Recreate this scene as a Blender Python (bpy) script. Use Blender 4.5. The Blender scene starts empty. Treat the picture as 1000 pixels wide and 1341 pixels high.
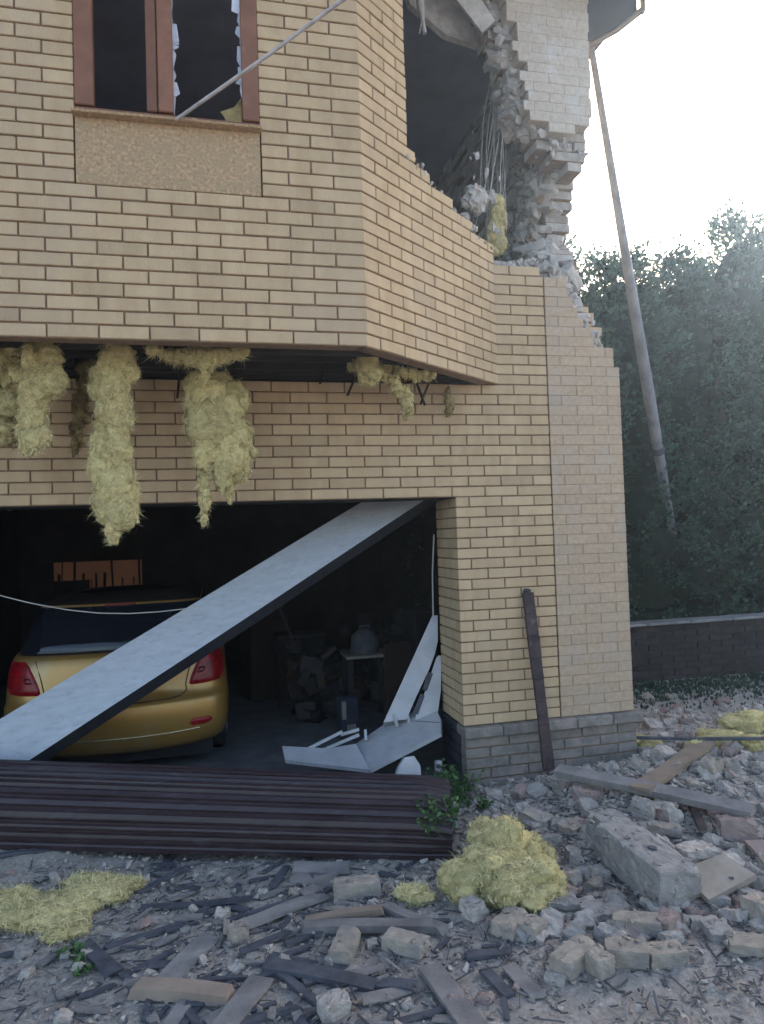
import bpy, bmesh, math, random
from mathutils import Vector, Matrix, noise
random.seed(7)
S = bpy.context.scene
COL = S.collection
R = math.radians
V = Vector

# ------------------------------------------------------------------ camera
YAW, PIT, ROL, FPX = 0.231, 0.0302, -0.0329, 942.2753
CAM = V((-1.7583, -5.0720, 1.8955))
fw = V((math.sin(YAW)*math.cos(PIT), math.cos(YAW)*math.cos(PIT), math.sin(PIT)))
r0 = V((math.cos(YAW), -math.sin(YAW), 0)); u0 = r0.cross(fw)
rt = r0*math.cos(ROL) + u0*math.sin(ROL); up = -r0*math.sin(ROL) + u0*math.cos(ROL)
cd = bpy.data.cameras.new('camera'); cam = bpy.data.objects.new('camera', cd); COL.objects.link(cam)
m = Matrix((( rt.x, up.x, -fw.x, CAM.x), (rt.y, up.y, -fw.y, CAM.y), (rt.z, up.z, -fw.z, CAM.z), (0,0,0,1)))
cam.matrix_world = m
cd.sensor_fit = 'VERTICAL'; cd.sensor_height = 36; cd.sensor_width = 36; cd.lens = FPX*36/1341
cd.clip_start = 0.05; cd.clip_end = 600
S.camera = cam

# ------------------------------------------------------------------ sky, sun, exposure
SUN_EL, SUN_AZ = R(22), R(48)       # azimuth from +Y towards +X (behind the hedge, to the right)
w = bpy.data.worlds.new('World'); S.world = w; w.use_nodes = True
nt = w.node_tree
sky = nt.nodes.new('ShaderNodeTexSky'); sky.sky_type = 'NISHITA'; sky.sun_disc = False
sky.sun_elevation = SUN_EL; sky.sun_rotation = SUN_AZ
sky.air_density = 1.0; sky.dust_density = 2.6; sky.ozone_density = 0.7
bg = nt.nodes['Background']; bg.inputs['Strength'].default_value = 0.15
nt.links.new(sky.outputs[0], bg.inputs['Color'])
sd = bpy.data.lights.new('sun', 'SUN'); sun = bpy.data.objects.new('sun', sd); COL.objects.link(sun)
sd.energy = 2.6; sd.angle = R(0.6); sd.color = (1.0, 0.95, 0.88)
sdir = V((math.sin(SUN_AZ)*math.cos(SUN_EL), math.cos(SUN_AZ)*math.cos(SUN_EL), math.sin(SUN_EL)))
sun.rotation_euler = sdir.to_track_quat('Z', 'Y').to_euler()
S.view_settings.view_transform = 'Standard'; S.view_settings.look = 'None'
S.view_settings.exposure = 1.78; S.view_settings.gamma = 1.0

# ------------------------------------------------------------------ helpers
def ray(x, y): return fw + rt*((x-500)/FPX) - up*((y-670.5)/FPX)
def at(x, y, Y):
    d = ray(x, y); return CAM + d*((Y-CAM.y)/d.y)
def atz(x, y, z):
    d = ray(x, y); return CAM + d*((z-CAM.z)/d.z)
def atx(x, y, X):
    d = ray(x, y); return CAM + d*((X-CAM.x)/d.x)
def px(P):
    d = V(P)-CAM; z = d.dot(fw); return 500+FPX*d.dot(rt)/z, 670.5-FPX*d.dot(up)/z
def lerp(a, b, t): return a+(b-a)*t
def interp(pts, x):
    if x <= pts[0][0]: return pts[0][1]
    for (a, b), (c, d) in zip(pts, pts[1:]):
        if x <= c: return lerp(b, d, (x-a)/(c-a) if c > a else 0)
    return pts[-1][1]
def U(a, b): return random.uniform(a, b)
def rotm(rx, ry, rz): return Matrix.Rotation(rz, 3, 'Z') @ Matrix.Rotation(ry, 3, 'Y') @ Matrix.Rotation(rx, 3, 'X')
def basis(x, zhint=V((0, 0, 1))):
    x = x.normalized(); y = zhint.cross(x).normalized(); z = x.cross(y)
    return Matrix((x, y, z)).transposed()

class MB:
    def __init__(s): s.v = []; s.f = []; s.m = []; s.t = []; s.sm = []
    def add(s, vs, fs, mi=0, tint=1.0, smooth=False):
        o = len(s.v); s.v += [V(p) for p in vs]
        for f in fs: s.f.append([i+o for i in f]); s.m.append(mi); s.t.append(tint); s.sm.append(smooth)
    def box(s, c, size, rm=None, mi=0, tint=1.0, jit=0.0, bev=0.0, smooth=False):
        hx, hy, hz = [k/2 for k in size]; c = V(c)
        rm = rm or Matrix.Identity(3)
        if bev:
            b = min(bev, hx*.6, hy*.6, hz*.6); vs = []
            for (sx, sy, sz) in [(a, q, r) for a in (-1, 1) for q in (-1, 1) for r in (-1, 1)]:
                P = [V((sx*hx, sy*(hy-b), sz*(hz-b))), V((sx*(hx-b), sy*hy, sz*(hz-b))), V((sx*(hx-b), sy*(hy-b), sz*hz))]
                j = V((U(-jit, jit), U(-jit, jit), U(-jit, jit)))
                vs += [c+rm@(p+j) for p in P]
            I = lambda a, q, r, k: ((a*4+q*2+r)*3+k)
            fs = [(I(0,0,0,0),I(0,0,1,0),I(0,1,1,0),I(0,1,0,0)), (I(1,0,0,0),I(1,1,0,0),I(1,1,1,0),I(1,0,1,0)),
                  (I(0,0,0,1),I(1,0,0,1),I(1,0,1,1),I(0,0,1,1)), (I(0,1,0,1),I(0,1,1,1),I(1,1,1,1),I(1,1,0,1)),
                  (I(0,0,0,2),I(0,1,0,2),I(1,1,0,2),I(1,0,0,2)), (I(0,0,1,2),I(1,0,1,2),I(1,1,1,2),I(0,1,1,2))]
            for a in (0,1):
                for q in (0,1):
                    fs.append((I(a,q,0,0),I(a,q,1,0),I(a,q,1,1),I(a,q,0,1)))
                    fs.append((I(a,0,q,0),I(a,1,q,0),I(a,1,q,2),I(a,0,q,2)))
                    fs.append((I(0,a,q,1),I(1,a,q,1),I(1,a,q,2),I(0,a,q,2)))
                    for r in (0,1): fs.append((I(a,q,r,0),I(a,q,r,1),I(a,q,r,2)))
            s.add(vs, fs, mi, tint, smooth); return
        vs = []
        for x in (-hx, hx):
            for y in (-hy, hy):
                for z in (-hz, hz):
                    vs.append(c + rm @ V((x+U(-jit, jit), y+U(-jit, jit), z+U(-jit, jit))))
        s.add(vs, [(0,1,3,2),(4,6,7,5),(0,4,5,1),(2,3,7,6),(0,2,6,4),(1,5,7,3)], mi, tint, smooth)
    def bar(s, a, b, wd, th, mi=0, tint=1.0, hint=V((0,0,1)), jit=0.0, bev=0.0):
        a, b = V(a), V(b); s.box((a+b)/2, ((b-a).length, wd, th), basis(b-a, hint), mi, tint, jit, bev)
    def tube(s, pts, rad, n=8, mi=0, tint=1.0, cap=True, flat=1.0):
        pts = [V(p) for p in pts]; rad = rad if isinstance(rad, (list, tuple)) else [rad]*len(pts)
        rings = []; d = (pts[1]-pts[0]).normalized(); h = V((0,0,1)) if abs(d.z) < .9 else V((1,0,0))
        x = d.cross(h).normalized()
        for i, p in enumerate(pts):
            d = (pts[min(i+1, len(pts)-1)]-pts[max(i-1, 0)]).normalized()
            x = (x-d*x.dot(d)).normalized(); y = d.cross(x)
            rings.append([p+x*math.cos(2*math.pi*k/n)*rad[i]+y*math.sin(2*math.pi*k/n)*rad[i]*flat for k in range(n)])
        vs = [q for r in rings for q in r]; fs = []
        for i in range(len(pts)-1):
            for k in range(n): fs.append((i*n+k, i*n+(k+1) % n, (i+1)*n+(k+1) % n, (i+1)*n+k))
        s.add(vs, fs, mi, tint, True)
        if cap:
            o = len(vs); s.add(rings[0], [tuple(range(n))[::-1]], mi, tint); s.add(rings[-1], [tuple(range(n))], mi, tint)
    def slab(s, poly, th, mi=0, tint=1.0, mi2=None, n=None):
        poly = [V(p) for p in poly]
        if n is None:
            n = V((0,0,0))
            for i in range(len(poly)):
                a, b = poly[i], poly[(i+1) % len(poly)]; n += a.cross(b)
            n.normalize()
        k = len(poly); vs = poly+[p-n*th for p in poly]
        s.add(vs, [tuple(range(k))], mi, tint)
        s.add(vs, [tuple(range(k, 2*k))[::-1]]+[(i, i+k, (i+1) % k+k, (i+1) % k) for i in range(k)], mi if mi2 is None else mi2, tint)
    def hull(s, pts, mi=0, tint=1.0):
        bm = bmesh.new(); [bm.verts.new(p) for p in pts]
        r = bmesh.ops.convex_hull(bm, input=bm.verts); bm.verts.ensure_lookup_table()
        for v in list(bm.verts):
            if not v.link_faces: bm.verts.remove(v)
        bm.verts.index_update()
        s.add([v.co.copy() for v in bm.verts], [tuple(v.index for v in f.verts) for f in bm.faces], mi, tint); bm.free()
    def lump(s, c, r, mi=0, tint=1.0, n=16, fl=.7):
        rm = rotm(U(0,6),U(0,6),U(0,6)); k = V((U(.8,1.3), U(.7,1.1), fl*U(.7,1.1)))
        pts = []
        for _ in range(n):
            d = V((random.gauss(0,1), random.gauss(0,1), random.gauss(0,1))).normalized()*U(.85,1.05); pts.append(V(c)+rm@V((d.x*r*k.x, d.y*r*k.y, d.z*r*k.z)))
        s.hull(pts, mi, tint)
    def rough(s, c, size, rm, mi=0, tint=1.0, amp=.006, cuts=5, rnd=.012):
        bm = bmesh.new(); bmesh.ops.create_cube(bm, size=1); bmesh.ops.subdivide_edges(bm, edges=bm.edges, cuts=cuts, use_grid_fill=True)
        sd = V((U(0,99),U(0,99),0)); vs = []; h = V(size)/2
        chip = [V((random.choice((-1,1))*h.x, random.choice((-1,1))*h.y, random.choice((-1,1))*h.z)) for _ in range(3)]; cr = [U(.15,.5)*min(size) for _ in chip]
        for v in bm.verts:
            p = V((v.co.x*size[0], v.co.y*size[1], v.co.z*size[2]))
            q = V([max(-(h[i]-rnd), min(h[i]-rnd, p[i])) for i in range(3)]); d = p-q
            if d.length > rnd: p = q+d.normalized()*rnd
            p = p+V((noise.noise(p*28+sd), noise.noise(p*28+sd*2), noise.noise(p*28+sd*3)))*amp+V((noise.noise(p*70+sd), noise.noise(p*70-sd), noise.noise(p*70+sd*3)))*amp*.5
            for cc_, rr_ in zip(chip, cr):
                dd = (p-cc_); 
                if dd.length < rr_: p = p-cc_.normalized()*(rr_-dd.length)*.55
            vs.append(V(c)+rm@p)
        bm.verts.index_update(); s.add(vs, [tuple(v.index for v in f.verts) for f in bm.faces], mi, tint, False); bm.free()
    def append(s, o, M, tint=1.0):
        k = len(s.v); s.v += [M @ p for p in o.v]
        s.f += [[i+k for i in f] for f in o.f]; s.m += o.m; s.t += [t*tint for t in o.t]; s.sm += o.sm
    def mesh(s, name, mats, origin=V((0,0,0))):
        me = bpy.data.meshes.new(name); me.from_pydata([tuple(p-origin) for p in s.v], [], s.f)
        mats = mats if isinstance(mats, (list, tuple)) else [mats]
        for q in mats: me.materials.append(q)
        me.polygons.foreach_set('material_index', s.m); me.polygons.foreach_set('use_smooth', s.sm)
        ca = me.attributes.new('tint', 'FLOAT', 'FACE'); ca.data.foreach_set('value', s.t)
        me.update(); return me
    def build(s, name, mats, parent=None, origin=None):
        if parent is not None: origin = V(parent.get('_o', (0,0,0)))
        elif origin is None:
            lo = V([min(p[i] for p in s.v) for i in range(3)]); hi = V([max(p[i] for p in s.v) for i in range(3)])
            origin = V(((lo.x+hi.x)/2, (lo.y+hi.y)/2, lo.z))
        o = bpy.data.objects.new(name, s.mesh(name, mats, origin)); COL.objects.link(o)
        if parent is not None: o.parent = parent; o['_o'] = tuple(origin)
        else: o.location = origin; o['_o'] = tuple(origin)
        return o
def tag(o, label, cat, group=None):
    o['label'] = label; o['category'] = cat
    if group: o['group'] = group
    return o
def thing(name, label, cat, loc, group=None):
    o = bpy.data.objects.new(name, None); COL.objects.link(o); o.location = loc; o['_o'] = tuple(loc)
    o.empty_display_size = .1
    return tag(o, label, cat, group)
def struct(o): o['kind'] = 'structure'; return o

# ------------------------------------------------------------------ materials
def mat(name, c1, c2=None, sc=6, rough=.85, bump=.25, bsc=60, metal=0, c3=None, sc3=1.3, k3=(.5,.7), spec=.3, tint=True, stretch=None, coat=0, bdist=.004, trans=0):
    M = bpy.data.materials.new(name); M.use_nodes = True; n = M.node_tree; L = n.links
    b = n.nodes['Principled BSDF']; b.inputs['Roughness'].default_value = rough; b.inputs['Metallic'].default_value = metal
    b.inputs['Specular IOR Level'].default_value = spec; b.inputs['Coat Weight'].default_value = coat; b.inputs['Coat Roughness'].default_value = .08
    tc = n.nodes.new('ShaderNodeTexCoord'); src = tc.outputs['Object']
    if stretch:
        mp = n.nodes.new('ShaderNodeMapping'); mp.inputs['Scale'].default_value = stretch; L.new(src, mp.inputs[0]); src = mp.outputs[0]
    def nz(scale, det=5, ro=.6):
        t = n.nodes.new('ShaderNodeTexNoise'); t.inputs['Scale'].default_value = scale; t.inputs['Detail'].default_value = det
        t.inputs['Roughness'].default_value = ro; L.new(src, t.inputs['Vector']); return t.outputs['Fac']
    def ramp(f, a, bb, lo=.35, hi=.65):
        r = n.nodes.new('ShaderNodeValToRGB'); r.color_ramp.elements[0].position = lo; r.color_ramp.elements[1].position = hi
        r.color_ramp.elements[0].color = (*a, 1); r.color_ramp.elements[1].color = (*bb, 1); L.new(f, r.inputs[0]); return r.outputs[0]
    def mix(f, a, bb, mode='MIX'):
        x = n.nodes.new('ShaderNodeMix'); x.data_type = 'RGBA'; x.blend_type = mode
        if isinstance(f, float): x.inputs[0].default_value = f
        else: L.new(f, x.inputs[0])
        for k, q in ((6, a), (7, bb)):
            if isinstance(q, tuple): x.inputs[k].default_value = (*q, 1)
            else: L.new(q, x.inputs[k])
        return x.outputs[2]
    col = ramp(nz(sc), c1, c2 or tuple(x*.75 for x in c1))
    if c3: col = mix(ramp(nz(sc3, 6, .7), (0,0,0), (1,1,1), *k3), col, c3)
    if tint:
        a = n.nodes.new('ShaderNodeAttribute'); a.attribute_name = 'tint'
        cb = n.nodes.new('ShaderNodeCombineColor'); [L.new(a.outputs['Fac'], cb.inputs[i]) for i in range(3)]
        col = mix(1.0, col, cb.outputs[0], 'MULTIPLY')
    L.new(col, b.inputs['Base Color'])
    if trans:
        tl = n.nodes.new('ShaderNodeBsdfTranslucent'); L.new(col, tl.inputs[0]); ms = n.nodes.new('ShaderNodeMixShader'); ms.inputs[0].default_value = trans
        L.new(b.outputs[0], ms.inputs[1]); L.new(tl.outputs[0], ms.inputs[2]); L.new(ms.outputs[0], n.nodes['Material Output'].inputs[0])
    if bump:
        bp = n.nodes.new('ShaderNodeBump'); bp.inputs['Strength'].default_value = bump; bp.inputs['Distance'].default_value = bdist
        L.new(nz(bsc, 6, .7), bp.inputs['Height']); L.new(bp.outputs[0], b.inputs['Normal'])
    return M
M = {}
M['brick'] = mat('facing_brick', (.545,.392,.24), (.47,.33,.195), 9, .9, .8, 130, c3=(.48,.355,.235), sc3=1.7, k3=(.50,.74), stretch=(1,1,.35), bdist=.006)
M['mortar'] = mat('mortar', (.27,.175,.11), (.19,.12,.08), 20, .95, .5, 120, tint=False)
M['panel'] = mat('rough_panel', (.60,.41,.24), (.33,.215,.125), 55, .95, 1.0, 60, c3=(.42,.30,.18), sc3=16, k3=(.5,.6), bdist=.012)
M['pale'] = mat('flare_paled_brick', (.56,.47,.39), (.46,.385,.32), 26, .95, 1.0, 45, c3=(.60,.56,.52), sc3=4, bdist=.01)  # whitening by lens flare is put into this brick colour
M['smooth'] = mat('smooth_brick', (.50,.365,.25), (.41,.295,.20), 30, .9, .9, 50, c3=(.43,.345,.27), sc3=3, k3=(.5,.7), bdist=.006)
M['smooth_mortar'] = mat('pale_mortar', (.37,.275,.195), (.31,.225,.16), 20, .95, .5, 120, tint=False)
M['plinth'] = mat('plinth_block', (.26,.225,.195), (.17,.15,.135), 14, .9, .9, 45, c3=(.32,.25,.22), sc3=4, k3=(.5,.65), bdist=.01)
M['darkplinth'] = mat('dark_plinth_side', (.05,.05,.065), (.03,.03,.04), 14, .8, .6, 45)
M['rough_masonry'] = mat('rough_masonry', (.56,.50,.45), (.34,.30,.275), 9, .95, 1.0, 30, c3=(.38,.34,.31), sc3=5, bdist=.02)  # colour lightened to take in the flare over the broken corner
M['mortar_smear'] = mat('mortar_lump', (.64,.585,.54), (.46,.42,.39), 12, .95, 1.0, 40, bdist=.015)
M['plaster'] = mat('room_plaster', (.40,.41,.50), (.30,.31,.40), 2, .95, .3, 20, c3=(.34,.33,.36), sc3=1.5)
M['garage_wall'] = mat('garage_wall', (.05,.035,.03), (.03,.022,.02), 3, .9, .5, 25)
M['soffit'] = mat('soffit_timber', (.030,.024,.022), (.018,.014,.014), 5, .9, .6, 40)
M['soffit_blue'] = mat('metal_soffit', (.07,.085,.12), (.055,.065,.10), 3, .5, .1, 20)
M['roof'] = mat('roof_metal', (.09,.04,.03), (.07,.03,.025), 4, .5, .2, 20)
M['gutter'] = mat('gutter_metal', (.30,.30,.33), (.22,.22,.25), 5, .4, .1, 30, metal=.6)
M['frame'] = mat('brown_window_frame', (.235,.105,.062), (.185,.08,.045), 8, .5, .2, 60, c3=(.22,.14,.11), sc3=9, k3=(.6,.75))
M['frame_light'] = mat('torn_sash_edge', (.55,.56,.62), (.42,.42,.47), 15, .6, .5, 60)
M['floor'] = mat('garage_concrete', (.17,.17,.18), (.11,.11,.12), 5, .8, .4, 40)
M['ground'] = mat('dusty_ground', (.52,.455,.40), (.29,.255,.225), 38, .97, 1.0, 70, c3=(.34,.30,.265), sc3=2.2, k3=(.45,.7), bdist=.015)
M['stone'] = mat('rubble_stone', (.50,.435,.38), (.31,.27,.24), 25, .95, .8, 60, c3=(.36,.30,.25), sc3=12, bdist=.008)
M['concrete'] = mat('broken_concrete', (.38,.345,.315), (.27,.24,.22), 14, .95, 1.0, 50, c3=(.16,.155,.155), sc3=22, k3=(.6,.7), bdist=.012)
M['slate'] = mat('dark_shard', (.10,.10,.115), (.055,.055,.065), 12, .8, .5, 60)
M['board'] = mat('weathered_board', (.27,.24,.225), (.16,.145,.14), 7, .85, .7, 60, stretch=(1,1,1), bdist=.006, c3=(.12,.11,.11), sc3=9, k3=(.6,.75))
M['tanwood'] = mat('fresh_wood', (.35,.265,.20), (.25,.185,.145), 6, .8, .5, 50)
M['darkwood'] = mat('dark_plank', (.075,.05,.048), (.04,.028,.03), 9, .8, .6, 60, c3=(.16,.13,.13), sc3=8, k3=(.58,.75))
M['wool'] = mat('glass_wool', (.84,.70,.34), (.58,.46,.21), 30, 1, 1.0, 90, c3=(.33,.22,.10), sc3=6, k3=(.55,.8), spec=.05, bdist=.02)
M['wool_fiber'] = mat('glass_wool_fibre', (.95,.83,.48), (.80,.67,.34), 9, 1, 0, 50, spec=.05)
M['wool_dirty'] = mat('dirty_wool', (.38,.29,.13), (.16,.11,.06), 9, 1, .8, 50, spec=.05, bdist=.02)
M['shutter'] = mat('brown_shutter', (.052,.033,.036), (.033,.021,.024), 4, .32, .15, 30, c3=(.085,.078,.085), sc3=5, k3=(.56,.8), stretch=(.4,3,3))
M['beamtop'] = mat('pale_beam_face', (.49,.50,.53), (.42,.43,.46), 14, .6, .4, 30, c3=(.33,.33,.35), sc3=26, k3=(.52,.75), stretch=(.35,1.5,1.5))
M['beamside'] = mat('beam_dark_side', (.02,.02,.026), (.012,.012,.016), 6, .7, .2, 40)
M['pvc'] = mat('white_plastic', (.50,.48,.49), (.38,.37,.38), 5, .45, .1, 40, c3=(.36,.35,.37), sc3=9, k3=(.58,.8))
M['paint'] = mat('gold_car_paint', (.42,.235,.06), (.38,.205,.05), 3, .38, .04, 300, metal=.5, coat=.4, c3=(.36,.28,.17), sc3=2.4, k3=(.50,.78), spec=.5)
M['carglass'] = mat('dark_car_glass', (.012,.013,.02), (.008,.009,.014), 3, .08, 0, metal=0, spec=.5)
M['redlens'] = mat('red_lens', (.34,.006,.012), (.13,.003,.006), 22, .28, .5, 40, spec=.35, coat=.12)
M['lens2'] = mat('dark_red_lens', (.16,.01,.015), (.10,.006,.01), 14, .2, .2, 30, spec=.5)
M['chrome'] = mat('bright_trim', (.7,.6,.4), (.6,.5,.3), 3, .25, 0, metal=.8)
M['rubber'] = mat('tyre_rubber', (.02,.02,.022), (.014,.014,.016), 8, .85, .2, 60)
M['alloy'] = mat('wheel_alloy', (.4,.4,.42), (.3,.3,.32), 8, .35, 0, metal=.8)
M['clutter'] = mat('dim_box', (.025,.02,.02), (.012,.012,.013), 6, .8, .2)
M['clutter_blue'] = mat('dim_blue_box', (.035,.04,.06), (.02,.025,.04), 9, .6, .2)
M['clutter_brown_roof_shade'] = mat('dim_door_and_roof_shade', (.035,.02,.014), (.02,.012,.01), 6, .7, .2)
M['steel'] = mat('steel_rod', (.50,.45,.43), (.34,.30,.29), 10, .55, .1, 50, metal=.1)
M['pole'] = mat('grey_pole', (.26,.27,.30), (.17,.175,.195), 9, .7, .4, 40, stretch=(1,1,.3))
M['cable'] = mat('pale_cable', (.5,.48,.42), (.4,.38,.33), 8, .6, 0)
M['leaf'] = mat('evergreen_leaf', (.065,.115,.085), (.036,.070,.055), 2.5, .7, 0, c3=(.09,.14,.09), sc3=1.2, k3=(.5,.7), spec=.25, trans=.4)
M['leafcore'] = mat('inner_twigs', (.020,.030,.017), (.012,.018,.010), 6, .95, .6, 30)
M['bark'] = mat('bark', (.09,.07,.055), (.05,.04,.03), 14, .95, 1, 30)
M['weed'] = mat('weed_leaf', (.07,.13,.04), (.045,.09,.03), 12, .7, 0)
M['capstone'] = mat('wall_cap', (.24,.235,.23), (.15,.15,.15), 9, .9, .5, 40)
M['darkbrick'] = mat('dark_garden_brick', (.045,.036,.034), (.024,.019,.019), 9, .9, .8, 50)
M['darkmortar'] = mat('dark_garden_mortar', (.05,.045,.042), (.04,.035,.034), 9, .95, .4, 50, tint=False)
M['tile'] = mat('tan_tile', (.36,.305,.25), (.29,.245,.20), 9, .8, .4, 50)
M['pink'] = mat('reddish_brick', (.32,.235,.205), (.25,.18,.16), 12, .9, .8, 50)
g = bpy.data.materials.new('window_glass'); g.use_nodes = True; b = g.node_tree.nodes['Principled BSDF']
b.inputs['Base Color'].default_value = (.75,.8,.82,1); b.inputs['Transmission Weight'].default_value = .85; b.inputs['Roughness'].default_value = .25; b.inputs['IOR'].default_value = 1.3
M['glass'] = g
g = bpy.data.materials.new('lit_window'); g.use_nodes = True; b = g.node_tree.nodes['Principled BSDF']
b.inputs['Base Color'].default_value = (.25,.12,.06,1); b.inputs['Emission Color'].default_value = (1,.42,.20,1); b.inputs['Emission Strength'].default_value = .085
nzt = g.node_tree.nodes.new('ShaderNodeTexNoise'); nzt.inputs['Scale'].default_value = 3; nzt.inputs['Detail'].default_value = 5; mm = g.node_tree.nodes.new('ShaderNodeMath'); mm.operation = 'MULTIPLY'; mm.inputs[1].default_value = .16
tcc = g.node_tree.nodes.new('ShaderNodeTexCoord'); g.node_tree.links.new(tcc.outputs['Object'], nzt.inputs['Vector'])
g.node_tree.links.new(nzt.outputs['Fac'], mm.inputs[0]); g.node_tree.links.new(mm.outputs[0], b.inputs['Emission Strength'])
M['litwin'] = g; mm.inputs[1].default_value = .016

# ------------------------------------------------------------------ ground
def fbm(x, y, s, seed=0): return noise.fractal(V((x*s, y*s, seed)), 0.6, 2.0, 4)
def sg_(t): return 1/(1+math.exp(-max(-40, min(40, t))))
def gh(x, y):
    if -5.2 < x < 1.45 and y > -.02: return -.06
    h = .018*fbm(x, y, 1.3) + .012*fbm(x, y, 6, 3)
    h += .17*math.exp(-((x-1.05)**2/.5+(y+.62)**2/.35)) + .16*math.exp(-((x-2.3)**2/.8+(y-.1)**2/.9))
    h += .11*sg_(-(x+2.55)*5)*sg_((y+.85)*7)
    return h
def axis(a, b, st, far):
    v = [a+i*st for i in range(int((b-a)/st)+1)]; d = st; lo, hi = v[0], v[-1]
    while hi < far: d *= 1.35; lo -= d; hi += d; v = [lo]+v+[hi]
    return v
xs = axis(-4.2, 5.2, .045, 300); ys = axis(-3.4, 3.2, .045, 300)
mb = MB(); vs = []
for y in ys:
    for x in xs:
        near = -4.5 < x < 6 and -4 < y < 3.6
        z = gh(x, y) + (0.010*noise.noise(V((x*22, y*22, 0))) if near else 0)
        if not near and not (-5.2 < x < 1.45 and y > -.02): z = .018*fbm(x, y, .6)*min(1, 1)
        vs.append((x, y, z))
nx = len(xs); mb.add(vs, [(j*nx+i, j*nx+i+1, (j+1)*nx+i+1, (j+1)*nx+i) for j in range(len(ys)-1) for i in range(nx-1)], 0, 1, True)
struct(mb.build('ground', M['ground'], origin=V((0,0,0))))

# ------------------------------------------------------------------ brickwork
P_, L_, J_ = .077, .262, .0098
def brick_wall(mb, O, Ud, N, rows, z0, rowfn, phase, depth=.11, recess=.012, bi=0, mi=1, si=2, smi=3, p=P_, L=L_, dj=.0015, half=.5, skip=0.0, tj=.10):
    O, Ud, N = V(O), V(Ud).normalized(), V(N).normalized(); Z = V((0,0,1))
    rm = Matrix((Ud, -N, Z)).transposed()
    if rm.determinant() < 0: rm = Matrix((Ud, N, Z)).transposed(); sg = -1
    else: sg = 1
    for r in range(rows):
        zc = z0+r*p+p/2
        for (a, b, k) in rowfn(zc, r):
            if b-a < .03: continue
            # mortar bed
            rc = recess if k == 0 else .004
            cc = O+Ud*((a+b)/2)+Z*zc-N*(rc+(depth-rc-.004)/2)
            mb.box(cc, (b-a-.008, depth-rc-.004, p), rm, mi if k == 0 else smi)
            o = phase+(r % 2)*L*half
            u = o+math.floor((a-o)/L)*L; carry = False; first = a
            while u < b-.02:
                s, e = max(u, a), min(u+L-J_, b)
                if e-s < .065 and s == a and b-s > .1: a2 = a; u += L; first = a; carry = True; continue
                if carry: s = first; carry = False
                if b-(u+L) < .065 and b > u+L-J_: e = b; u += L
                if e-s > .025 and U(0, 1) >= skip:
                    t = 1+U(-tj, tj)*.7+(-.10 if U(0,1) < .05 else 0)
                    if k: t = 1+U(-.04, .04)
                    pr = U(-dj, dj) if k == 0 else U(-.0008, .0008)
                    c = O+Ud*((s+e)/2)+Z*(zc+U(-.0008, .0008))-N*(depth/2-pr)
                    mb.box(c, (e-s, depth, p-(J_ if k == 0 else .005)), rm, bi if k == 0 else si, t, .0008, .0035 if k == 0 else .002)
                u += L
def holes(a, b, hs):
    out = [(a, b)]
    for (h0, h1) in hs:
        nn = []
        for (s, e) in out:
            if h1 <= s or h0 >= e: nn.append((s, e)); continue
            if h0 > s: nn.append((s, h0))
            if h1 < e: nn.append((h1, e))
        out = nn
    return out
BR = [M['brick'], M['mortar'], M['smooth'], M['smooth_mortar']]
ZL = 2.15          # lintel
XC, PB = -.8546, .9839   # bay corner
XW = .377
ZB = 2.9956         # bay underside
house = thing('brick_house', 'damaged yellow brick house with projecting bay, open garage and blown out upper corner', 'house', (0,0,0))

# main facade (garage wall, pillar)
face_top = [(.30,3.90),(.45,3.93),(.72,3.93),(.78,3.86),(.98,3.84),(1.05,3.62),(1.14,3.5),(1.22,3.33),(1.32,3.33),(1.4,3.18)]
def main_row(z, r):
    a, b = -5.0, 1.4
    if z > 3.0: a = XW-.02
    if z > 3.33: b = 1.335+U(-.01,.01)
    # find ragged right end where face_top drops below z
    if z > 3.1:
        while b > a and interp(face_top, b)+U(-.02,.02) < z: b -= .045
    hs = []
    if z < ZL: hs.append((-4.6, 0.0))
    out = []
    for (s, e) in holes(a, b, hs):
        if e > .79:
            if s < .774: out.append((s, .774, 0))
            if e > .785: out.append((max(s,.785), e, 1 if not (3.0 < z < 3.3 and False) else 1))
        else: out.append((s, e, 0))
    return out
mb = MB(); z0 = ZL-22*P_
brick_wall(mb, (0,0,0), (1,0,0), (0,-1,0), 46, z0, main_row, .240-L_)
# dark vertical groove backing and horizontal groove in the smooth pier
mb.build('facade_wall', BR, house)
# backing masonry seen at the broken top
mb = MB()
def back_row(z, r):
    top = [(.38,3.92),(.6,3.98),(.72,4.02),(.85,4.0),(1.0,3.92),(1.08,3.82),(1.2,3.68),(1.24,3.5),(1.27,3.38),(1.31,3.2)]
    b = 1.33
    while b > .4 and interp(top, b)+U(-.03,.03) < z: b -= .04
    return [(.36 if z > 3.0 else .12, b, 0)]
brick_wall(mb, (0,.115,0), (1,0,0), (0,-1,0), 24, ZL, back_row, .1, depth=.22, recess=.02, dj=.012, tj=.25)
for i in range(230):       # lumps of mortar stuck on the broken edge
    x = U(.45, 1.36); top = interp([(.38,3.90),(.72,3.98),(.98,3.92),(1.05,3.78),(1.2,3.60),(1.26,3.42),(1.36,3.25)], x)
    lo = max(interp(face_top, x)-.02, top-.34); z = U(lo, top+.03); c = V((x, U(.03,.28), z)); mb.lump(c, U(.015,.042), 2, U(.8,1.15))
mb.build('backing_masonry', [M['rough_masonry'], M['mortar'], M['mortar_smear']], house)

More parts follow.
